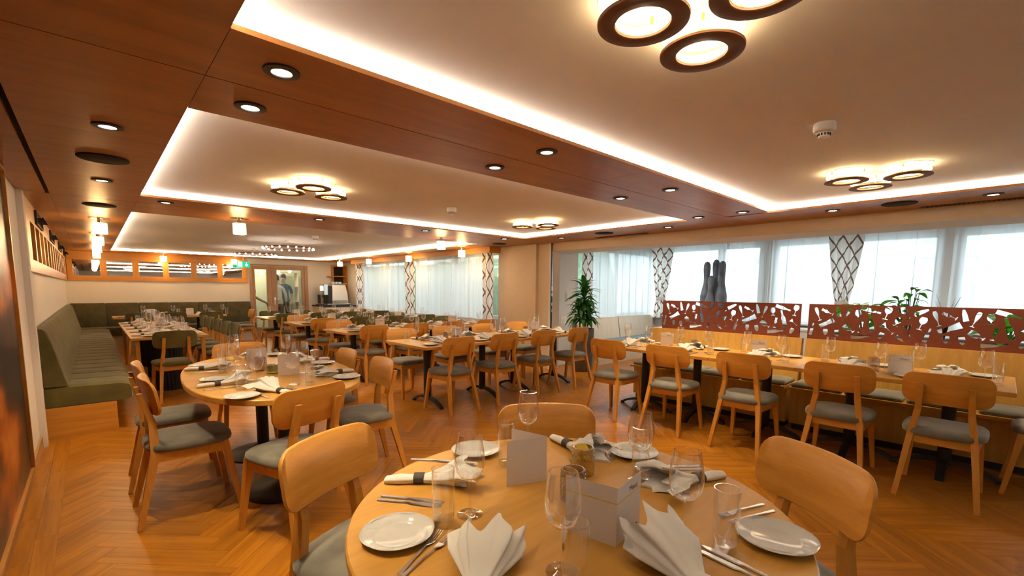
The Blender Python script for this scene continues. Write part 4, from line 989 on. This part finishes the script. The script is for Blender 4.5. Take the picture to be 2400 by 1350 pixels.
# ---- round foreground table, place by place
R1 = 'round foreground table'
plate('white scalloped plate at the lower left of the round foreground table', .535, 1.005, .3)
plate('white plate at the far left of the round foreground table behind a tumbler', 1.055, 1.345, .8)
plate('white plate at the far right of the round foreground table under a glass', 1.495, .925, .1)
plate('white plate at the lower right of the round foreground table beside knives', 1.235, .345, .5)
napkin('white napkin with dark leather ring lying left on the round foreground table', .775, 1.225, atan2(1.12-1.34, .92-.66))
napkin('white napkin behind the menu card on the round foreground table', 1.36, 1.11, atan2(1.0-1.26, -.06))
napkin('white napkin right of the open menu on the round foreground table', 1.40, .655, atan2(.12, -.30))
inst(FAN[0], 'napkin', 'pleated fan napkin front left on the round foreground table', 'napkin', (.585, .725, ZT), radians(42))
inst(FAN[1], 'napkin', 'pleated fan napkin standing front right on the round foreground table', 'napkin', (.915, .43, ZT), radians(66))
for (x, y), d in {(.655, .975): 'left on the round foreground table before the ringed napkin', (1.06, 1.175): 'left of the menu card seen from behind, round foreground table', (1.375, .82): 'standing before the far right plate of the round foreground table', (1.095, .415): 'right on the round foreground table beside the lower right plate', (.70, .56): 'at the bottom edge of the round foreground table, nearest the camera'}.items(): tumbler('clear tall tumbler ' + d, x, y)
for (x, y), d in {(.74, .97): 'left, next to the ringed napkin', (1.225, 1.23): 'at the back before the oak chair', (1.295, .775): 'far right, before the distant plate', (1.065, .505): 'right, over the open napkin', (.735, .625): 'nearest the camera, before the open menu'}.items(): wine('clear wine glass on the round foreground table, ' + d, x, y)
for i, d in enumerate((.0, .024)):
    a = atan2(1.07-1.225, .70-.59); nx, ny = -sin(a)*d, cos(a)*d
    knife('%s steel knife left on the round foreground table' % ('lower', 'upper')[i], .645+nx, 1.145+ny, a)
    a = atan2(.93-.86, .64-.45); nx, ny = -sin(a)*d, cos(a)*d
    fork('%s steel fork below the lower left plate, round foreground table' % ('lower', 'upper')[i], .55+nx, .88+ny, a+.12*i)
    a = atan2(.97-1.12, 1.40-1.52); fork('%s steel fork behind the amber candle holder, round foreground table' % ('left', 'right')[i], 1.46-.03*i, 1.05-.045*i, a)
    a = atan2(.80-.67, 1.39-1.58); knife('%s steel knife at the far right of the round foreground table' % ('lower', 'upper')[i], 1.475+.016*i, .735+.02*i, a)
    a = atan2(.47-.41, 1.23-1.42); fork('%s steel fork right of the tumbler, round foreground table' % ('lower', 'upper')[i], 1.315+.02*i, .43+.035*i, a)
    a = atan2(.43-.30, 1.03-1.04+.02); knife('%s steel knife at the lower right of the round foreground table' % ('left', 'right')[i], 1.035+.025*i, .355, a)
knife('single steel knife at the far left of the round foreground table', .89, 1.365, atan2(-.10, .08))
menu('plain back of a folded menu card standing on the round foreground table', 1.07, .985, radians(102), 1.0)
menu('open menu card with yellow stripe in the front of the round foreground table', .908, .600, radians(9), 1.62, True)
candle('tall amber', 'tall amber bobbled glass candle holder behind the open menu', 1.20, .935)
candle('tall smoky', 'dark smoky bobbled candle holder hidden behind the open menu', 1.025, .835)
# ---- generic places
def setting(tb, seat, x, y, fx, fy, near=True, cut=True, glass2=True, jit=0):
    """x,y: table edge point at the seat; (fx,fy) points into the table"""
    rx, ry = fy, -fx; j = random.Random(hash((round(x, 2), round(y, 2))) & 0xffff)
    def P(r, f): return x+rx*r+fx*f+j.uniform(-.012, .012), y+ry*r+fy*f+j.uniform(-.012, .012)
    az = atan2(fy, fx); s = '%s of the %s' % (seat, tb)
    plate('white plate at the ' + s, *P(-.20, .14), j.random()*3, near)
    napkin('ringed napkin at the ' + s, *P(-.01, .155), az+j.uniform(-.35, .35))
    wine('wine glass at the ' + s, *P(.165, .31), near)
    if glass2: tumbler('tumbler at the ' + s, *P(.225, .22))
    if cut:
        for k in range(2):
            fork('%s fork at the %s' % (('outer', 'inner')[k], s), *P(-.105+.022*k, .13), az); knife('%s knife at the %s' % (('inner', 'outer')[k], s), *P(.09+.022*k, .13), az)
# oval table
OV = 'oval table'
setting(OV, 'near left place', .43, 3.38, 1, 0); setting(OV, 'far left place', .46, 4.10, 1, 0)
setting(OV, 'near end place', .80, 2.79, -.1, 1); setting(OV, 'near right place', 1.43, 3.30, -1, .05)
setting(OV, 'far right place', 1.52, 4.02, -1, 0); setting(OV, 'far end place', 1.02, 4.74, 0, -1)
menu('blank folded menu card in the middle of the oval table', 1.08, 3.45, radians(100), 1.0)
menu('white menu card standing behind the pinkish candle holder on the oval table', 1.0, 3.98, radians(105), 1.0)
candle('tall pinkish', 'pinkish clear bobbled candle holder on the oval table', .91, 3.81); candle('low green', 'dark green bobbled candle holder on the oval table', .945, 3.63)
# tables before the red panels
RT = 'red-panel table row'
for k, y in enumerate((2.84, 2.18, 1.50, .80, .22)):
    od = ('first', 'second', 'third', 'fourth', 'fifth')[k]
    setting(RT, od+' aisle-side place', 4.26, y, 1, 0)
    if k in (0, 1, 2, 3, 4): setting(RT, od+' bench-side place', 5.04, y+.04, -1, 0, cut=(k in (1, 2, 3)))
menu('pink-lit menu card at the left end before the first red panel', 4.72, 2.62, radians(-64), .8)
menu('menu card below the right end of the first red panel', 4.76, 1.67, radians(-72), .8)
menu('menu card below the second red panel, before the smoky candle holders', 4.47, .57, radians(-80), .8)
candle('low amber', 'low amber candle holder before the first red panel', 4.66, 2.33); candle('tall smoky', 'tall smoky candle holder before the first red panel', 4.78, 2.25)
candle('low smoky', 'low smoky candle holder before the second red panel', 4.70, .78); candle('tall pinkish', 'tall clear bobbled candle holder before the second red panel', 4.62, .68)
# middle rows
for r, (rn, y0) in enumerate(ROWS):
    tb = rn+' middle row'
    for k, x in enumerate(XSEAT):
        setting(tb, POSN[k]+' near place', x, y0+.02, 0, 1, near=(r == 0), cut=(r == 0))
        setting(tb, POSN[k]+' far place', x, y0+.88, 0, -1, near=(r == 0), cut=False, glass2=(r < 3))
    for k, x in enumerate((3.27, 4.66)):
        hh = ('aisle', 'window')[k]
        menu('menu card on the %s half of the %s' % (hh, tb), x, y0+.50, radians(-38), .8)
        candle(('tall smoky', 'low amber', 'low green', 'low amber')[r], 'candle holder on the %s half of the %s' % (hh, tb), x-.08, y0+.50)
        if r == 0: candle('low smoky', 'second low smoky candle holder on the %s half of the nearest middle row' % hh, x-.01, y0+.38)
# long table by the sofa
LT = 'long sofa-side table'
for k, y in enumerate((7.5, 8.15, 8.8, 9.45, 10.1)):
    od = ('nearest', 'second', 'third', 'fourth', 'farthest')[k]
    setting(LT, od+' sofa-side place', .33, y, 1, 0, near=False, cut=False); setting(LT, od+' chair-side place', 1.10, y, -1, 0, near=False, cut=False)
setting(LT, 'near end place', .70, 7.2, 0, 1, near=False, cut=False)
menu('white menu card near the front of the long table by the sofa', .80, 7.62, radians(-15), .8); menu('second menu card farther back on the long table by the sofa', .70, 9.1, radians(-15), .8)
candle('tall smoky', 'smoky candle holder on the long table by the sofa', .70, 8.4)
for k, x in enumerate((.62, 1.15, 1.75, 2.08)):
    setting('back-wall tables', ('leftmost', 'second', 'third', 'rightmost')[k]+' place', x, 12.18, 0, 1, near=False, cut=False)
menu('menu card on the left back-wall table', .85, 12.6, radians(-15), .8); menu('menu card on the right back-wall table', 1.55, 12.6, radians(-15), .8)

# ---------------------------------------------------------------- double door, exit sign, switch
d = struct(empty('door_1', (0, YB, 0)))
f = MB(); f.box(3.17, 3.235, -.03, .06, 0, 2.02); f.box(4.60, 4.69, -.03, .06, 0, 2.02); f.box(3.235, 4.60, -.03, .06, 1.98, 2.02); part(f, 'door_frame', 'door_wood', d)
for k, (x0, x1, g0, g1) in enumerate(((3.24, 3.715, 3.30, 3.60), (3.72, 4.595, 3.855, 4.515))):
    lf = MB()
    for b in ((x0, g0, .003, 1.975), (g1, x1, .003, 1.975), (g0, g1, .003, .28), (g0, g1, 1.88, 1.975)): lf.box(b[0], b[1], -.015, .03, b[2], b[3])
    o = part(lf, 'door_leaf', 'door_wood', d); part(MB().box(g0, g1, .004, .010, .28, 1.88), 'pane', 'door_pane', o)
    if k == 1:
        h = MB(); h.box(3.765, 3.80, -.022, -.015, .90, 1.11); h.tube([(3.782, -.022, 1.03), (3.782, -.06, 1.03), (3.91, -.06, 1.03)], .009, 8); part(h, 'door_handle', 'steel', o, True)
M['wall_tan'].name = 'tan_panel'
t = thing('exit_sign', 'green illuminated emergency exit sign with running figure and arrow', 'sign', (2.99, YB-.25, 1.985))
part(MB().box(-.15, .15, -.012, .012, -.075, .075), 'sign_face', 'sign_green', t)
r = MB()
def flat(m, pts, y=-.0135):
    i = len(m.v); n = len(pts); m.v += [(x, y, z) for x, z in pts]+[(x, y+.001, z) for x, z in pts]; m.f.append(tuple(range(i, i+n))); m.f.append(tuple(reversed(range(i+n, i+2*n))))
    for k in range(n): m.f.append((i+k, i+(k+1) % n, i+n+(k+1) % n, i+n+k))
flat(r, [(-.125, -.06), (-.03, -.06), (-.03, .06), (-.125, .06)]); part(r, 'door_symbol', 'sign_white', t)
r = MB(); flat(r, [(-.085+.011*cos(2*pi*k/12), .038+.011*sin(2*pi*k/12)) for k in range(12)], -.0155)
flat(r, [(-.095, .025), (-.07, .022), (-.072, -.012), (-.09, -.012)], -.0155); flat(r, [(-.09, -.012), (-.078, -.012), (-.10, -.052), (-.115, -.048)], -.0155); flat(r, [(-.084, -.012), (-.072, -.012), (-.05, -.05), (-.062, -.054)], -.0155); flat(r, [(-.072, .02), (-.072, .010), (-.045, .0), (-.045, .008)], -.0155)
part(r, 'running_figure', 'sign_green', t)
r = MB(); flat(r, [(.062, .055), (.078, .055), (.078, -.01), (.105, .012), (.105, -.012), (.07, -.055), (.035, -.012), (.035, .012), (.062, -.01)]); part(r, 'arrow', 'sign_white', t)
part(MB().box(-.14, .14, -.012, .012, .075, .10), 'housing', 'plastic', t)
part(MB().box(-.01, .01, -.006, .006, .10, ZW-1.985), 'hanger', 'plastic', t)
t = thing('wall_switch', 'small white light switch on the back wall beside the door', 'switch', (3.03, YB-.001, 1.09)); part(MB().box(-.04, .04, -.012, 0, -.04, .04), 'plate', 'plastic', t); part(MB().box(-.025, .025, -.016, -.012, -.025, .025), 'rocker', 'plastic', t)
t = thing('wall_switch', 'white double switch on the alcove wall behind the dracaena', 'switch', (6.42, YA-.001, 1.25)); part(MB().box(-.05, .05, -.012, 0, -.08, .08), 'plate', 'plastic', t); part(MB().box(-.03, .03, -.016, -.012, .01, .06), 'rocker', 'plastic', t); part(MB().box(-.03, .03, -.016, -.012, -.06, -.01), 'rocker', 'plastic', t)
# room behind the door
hw = MB(); hw.box(2.2, 2.3, YB+.15, YB+3.1, 0, 2.6); hw.box(5.8, 5.9, YB+.15, YB+3.1, 0, 2.6); hw.box(2.2, 5.9, YB+3.0, YB+3.1, 0, 2.6)
M['hall'] = plain('pale_green_tiled_wall', (.72, .74, .60), .5, noise=.05, nscale=2)
struct(part(hw, 'wall_hall', 'hall', None)); sbox('ceiling_hall', 'white_ceiling', 2.2, 5.9, YB+.15, YB+3.1, 2.5, 2.6)
t = thing('hall_fill_lamp', 'unseen ceiling lamp added to light the hall behind the glass door', 'lamp', (4.0, YB+2.0, 2.5)); m = MB(); m.lathe([(.12, 0), (.12, -.06), (0, -.07)], 24); part(m, 'fill_lamp_shade', 'cube_glow', t, True)
m = MB(); m.lathe([(.14, 0), (.14, -.01), (.12, -.01)], 24); part(m, 'fill_lamp_mount', 'chrome', t, True)
l = bpy.data.lights.new('hall_fill', 'POINT'); l.energy = 60; l.color = (1, .9, .7); l.shadow_soft_size = .12  # lamp added out of view to light the hall behind the door
s = bpy.data.objects.new('hall_fill_source', l); COL.objects.link(s); s.location = (4.0, YB+2.0, 2.35)
t = thing('hall_shelf', 'shelf unit with dark boxes behind the glass door', 'shelf', (4.75, YB+2.6, 0))
for sx in (-.45, .45): part(MB().box(sx-.015, sx+.015, -.18, .18, 0, 1.9), 'upright', 'wall_tan', t)
for zz in (.4, .9, 1.4, 1.88): part(MB().box(-.435, .435, -.18, .18, zz, zz+.025), 'shelf_board', 'wall_tan', t)
# people behind the door
M['skin'] = plain('skin', (.55, .34, .24), .6); M['hair'] = plain('dark_hair', (.035, .022, .015), .7)
def person(label, x, y, rz, shirt, trousers, sleeve_long=False, arm=(.25, .1), scale=1.0):
    def C(n, c): return plain(n, c, .85, noise=.1, nscale=14)
    mats = [M['skin'], C('shirt_fabric', shirt), C('trouser_fabric', trousers)]
    V = [(0, 0, .95), (0, 0, 1.12), (0, .01, 1.30), (0, .01, 1.44), (0, .015, 1.52), (0, .03, 1.60), (0, .025, 1.72)]
    Rr = [(.16, .12), (.14, .105), (.165, .115), (.13, .09), (.052, .055), (.072, .088), (.07, .088)]
    E = [(0, 1), (1, 2), (2, 3), (3, 4), (4, 5), (5, 6)]
    def add(vs, rs, root):
        p = root
        for v, r in zip(vs, rs): V.append(v); Rr.append((r, r)); E.append((p, len(V)-1)); p = len(V)-1
    for sgn in (-1, 1):
        ax, ay = arm if sgn < 0 else (arm[0]*.8, arm[1]+.08)
        add([(sgn*.17, .0, 1.41), (sgn*.22, -.01, 1.26), (sgn*.24, .02, 1.12), (sgn*.235, .08+ay*.6, 1.0), (sgn*.225, .14+ay, .92), (sgn*.22, .18+ay, .86)], [.055, .05, .042, .036, .028, .03], 3)
        add([(sgn*.09, 0, .88), (sgn*.10, .01, .68), (sgn*.105, .015, .48), (sgn*.105, 0, .28), (sgn*.105, -.01, .09), (sgn*.11, .10, .035)], [.095, .082, .064, .056, .042, .035], 0)
    me = bpy.data.meshes.new('body'); me.from_pydata(V, E, []); o = bpy.data.objects.new('tmp', me); COL.objects.link(o)
    sm = o.modifiers.new('skin', 'SKIN'); o.modifiers.new('sub', 'SUBSURF').levels = 2
    for k, sv in enumerate(me.skin_vertices[0].data): sv.radius = Rr[k]
    me.skin_vertices[0].data[0].use_root = True
    bpy.context.view_layer.update()
    bmesh_ = bpy.data.meshes.new_from_object(o.evaluated_get(bpy.context.evaluated_depsgraph_get())); bpy.data.objects.remove(o)
    bmesh_.materials.clear()
    for m_ in mats: bmesh_.materials.append(m_)
    for p in bmesh_.polygons:
        p.use_smooth = True; c = p.center; armv = abs(c.x) > .185
        if c.z > 1.50: k = 0
        elif armv and c.z < (1.0 if sleeve_long else 1.2) and c.z > .8: k = 0
        elif c.z > .93 or armv: k = 1
        else: k = 2
        p.material_index = k
    t = thing('person', label, 'person', (x, y, .003), rz); t.scale = (scale,)*3
    link(bmesh_, 'body', t)
    h = MB(); n = 16; pr = [(.078, 1.64), (.088, 1.70), (.084, 1.76), (.06, 1.805), (.02, 1.82), (.002, 1.822)]
    h.loft([[(r*.92*cos(2*pi*j/n), .012+r*1.06*sin(2*pi*j/n)-(.022 if z < 1.72 else 0), z) for j in range(n)] for r, z in pr]); part(h, 'hair', 'hair', t, True, 80)
    fc = MB(); fc.loft([[(-.012, .112, 1.645), (.012, .112, 1.645), (0, .118, 1.64)], [(-.006, .113, 1.69), (.006, .113, 1.69), (0, .117, 1.69)]]); part(fc, 'nose', 'skin', t, True)
    for sgn in (-1, 1):
        e_ = MB(); e_.lathe([(0, -.006), (.008, 0), (0, .006)], 8, (sgn*.03, .108, 1.69)); part(e_, 'eye', 'black', t, True)
        a_ = MB(); a_.lathe([(0, -.025), (.012, 0), (0, .025)], 8, (sgn*.078, .02, 1.67)); part(a_, 'ear', 'skin', t, True)
    mo = MB(); mo.box(-.02, .02, .10, .113, 1.615, 1.622); part(mo, 'mouth', 'rust', t)
    for sgn in (-1, 1):
        ay = arm[1] if sgn < 0 else arm[1]+.08
        for q in range(5):
            fx = sgn*.22+(q-2)*.012; ln_ = (.045, .07, .078, .07, .055)[q]
            g = MB(); g.tube([(fx, .18+ay, .862), (fx, .195+ay, .862-ln_*.5), (fx, .19+ay, .862-ln_)], [.009, .008, .006], 6); part(g, 'finger', 'skin', t, True)
    return t
person('person in a white shirt seen from behind through the glass door', 4.05, YB+.75, radians(-20), (.78, .76, .70), (.12, .12, .14), True, (.2, .05), .97)
person('person in a dark blue t-shirt facing the white shirt behind the door', 4.46, YB+1.5, radians(150), (.07, .09, .14), (.05, .05, .07), False, (.2, .08))
person('person in navy behind the narrow glass of the door', 3.62, YB+1.9, radians(100), (.06, .07, .13), (.05, .05, .08), False, (.2, .05))
person('person in a light blue shirt at the left edge of the door glass', 3.30, YB+.95, radians(-60), (.20, .36, .62), (.25, .24, .2), False, (.2, .25))

# ---------------------------------------------------------------- coffee corner
t = thing('shelf_niche', 'oak-framed black wall niche with a shelf behind the coffee machine', 'shelf', (0, YB-.001, 0))
part(MB().box(5.42, 5.78, -.012, 0, .9, 2.02), 'back_panel', 'black_soft', t)
f = MB(); f.box(5.38, 5.42, -.12, 0, .9, 2.06); f.box(5.74, 5.78, -.30, -.012, .9, 2.06); f.box(5.42, 5.74, -.12, 0, 2.02, 2.06); part(f, 'niche_frame', 'frieze_x', t); part(MB().box(5.25, 5.74, -.20, -.012, 1.72, 1.745), 'shelf_board', 'frieze_x', t)
t = thing('service_counter', 'dark service counter carrying the coffee machine', 'counter', (0, YB-.002, .003))
part(MB().box(4.80, 5.72, -.90, -.02, .06, .84), 'body', 'wall_tan', t); part(MB().box(4.78, 5.74, -.93, -.02, .84, .88), 'top', 'black', t); part(MB().box(4.84, 5.70, -.86, -.05, 0, .06), 'plinth', 'black', t)
for k in range(2): o = part(MB().box(4.82+k*.45, 5.25+k*.45, -.915, -.90, .1, .82), 'door', 'wall_tan', t)
t = thing('coffee_machine', 'large silver and black coffee machine with cups on top', 'coffee machine', (5.17, YB-.52, .883))
m = MB(); m.loft([[(-.05, -.20, .05), (.42, -.20, .05), (.42, .2, .05), (-.05, .2, .05)], [(-.04, -.20, .35), (.40, -.20, .35), (.40, .2, .35), (-.04, .2, .35)], [(-.03, -.16, .58), (.36, -.16, .58), (.36, .2, .58), (-.03, .2, .58)], [(-.02, -.14, .60), (.35, -.14, .60), (.35, .2, .60), (-.02, .2, .60)]]); part(m, 'housing', 'frame_white', t, True, 30)
part(MB().box(-.16, -.052, -.2, .2, .05, .56), 'front_column', 'black', t); part(MB().box(-.27, -.16, -.18, .18, .30, .60), 'spout_head', 'chrome', t)
part(MB().box(-.38, .42, -.37, .2, .0, .03), 'drip_tray', 'black', t); part(MB().box(-.25, .42, -.36, .19, .03, .05), 'grille', 'steel', t)
part(MB().box(-.285, -.27, -.1, .1, .42, .56), 'display', 'sign_white', t)
f = MB()
for k in range(3): f.tube([(-.22, -.12+.12*k, .30), (-.22, -.12+.12*k, .22)], .012, 8)
part(f, 'nozzle', 'black', t, True); r = MB(); r.box(-.04, .40, -.17, .2, .615, .625); part(r, 'cup_rail', 'steel', t)
part(MB().box(-.36, -.34, -.10, .10, .05, .30), 'hose_stand', 'black', t)
cup = MB(); cup.lathe([(0, 0), (.028, 0), (.038, .03), (.042, .055), (.039, .055), (.034, .03), (0, .006)], 20); CUP = cup.mesh('coffee_cup', 'china', True)
for k in range(6): tag(link(CUP, 'coffee_cup', None, (5.20+.11*(k % 3), YB-.58+.12*(k//3), .883+.626)), 'white coffee cup on top of the coffee machine', 'cup', 'cups on the coffee machine')
gl = MB(); gl.lathe([(0, 0), (.024, 0), (.03, .10), (.029, .10), (.023, .006), (0, .006)], 16); GLS = gl.mesh('small_glass', 'glass', True)
for k in range(14): tag(link(GLS, 'small_glass', None, (5.10+.066*(k % 7), YB-.835+.07*(k//7), .935)), 'small clear glass on the tray before the coffee machine', 'glass', 'small glasses before the coffee machine')

# ---------------------------------------------------------------- outdoors
o = struct(part(MB().box(6.2, 60, -40, 60, -.4, -.35), 'ground_outside', plain('pale_paving', (.55, .55, .53), .9, noise=.1, nscale=1), None))
def house(label, x, y, w, dpt, h, wallc, roofc, seed):
    t = thing('house', label, 'building', (x, y, -.35)); wm = plain('house_wall', wallc, .9); rm = plain('house_roof', roofc, .9)
    part(MB().box(0, dpt, -w/2, w/2, 0, h), 'wall', wm, t)
    r = MB(); r.loft([[(-.5, -w/2-.5, h), (dpt+.5, -w/2-.5, h), (dpt+.5, w/2+.5, h), (-.5, w/2+.5, h)], [(dpt*.45, -w/2-.5, h+2.4), (dpt*.55, -w/2-.5, h+2.4), (dpt*.55, w/2+.5, h+2.4), (dpt*.45, w/2+.5, h+2.4)]]); part(r, 'roof', rm, t)
    n = int(w/2)
    for k in range(n):
        for q in range(int(h/2.6)): wd = part(MB().box(-.03, .02, -w/2+.6+k*2, -w/2+1.6+k*2, .9+q*2.6, 2.2+q*2.6), 'window', 'frame_white', t); part(MB().box(-.04, -.03, -w/2+.7+k*2, -w/2+1.5+k*2, 1.0+q*2.6, 2.1+q*2.6), 'pane', 'china_blue', wd)
house('pale house outside the right alcove windows', 30, 2, 16, 9, 3.4, (.85, .85, .83), (.62, .6, .58), 1)
house('pale house outside the rear windows', 22, 26, 16, 9, 5.4, (.75, .76, .74), (.5, .46, .44), 2)
t = thing('hedge', 'clipped green hedge, raised and set close to dim the rear windows', 'hedge', (8.4, 6.5, -.35)); rr_ = random.Random(2); m = MB(); n = 90; rings = []  # hedge made tall and close to darken the rear windows
for k in range(n+1):
    y = 18*k/n; rings.append([(x+rr_.uniform(-.1, .1), y, z+rr_.uniform(-.1, .1)) for x, z in ((0, 0), (-.1, 1.0), (-.05, 2.0), (.2, 2.55), (.7, 2.6), (1.0, 2.0), (1.1, 1.0), (1.1, 0))])
m.loft(rings); part(m, 'foliage', plain('hedge_green', (.12, .19, .10), .9, noise=.4, nscale=9), t)
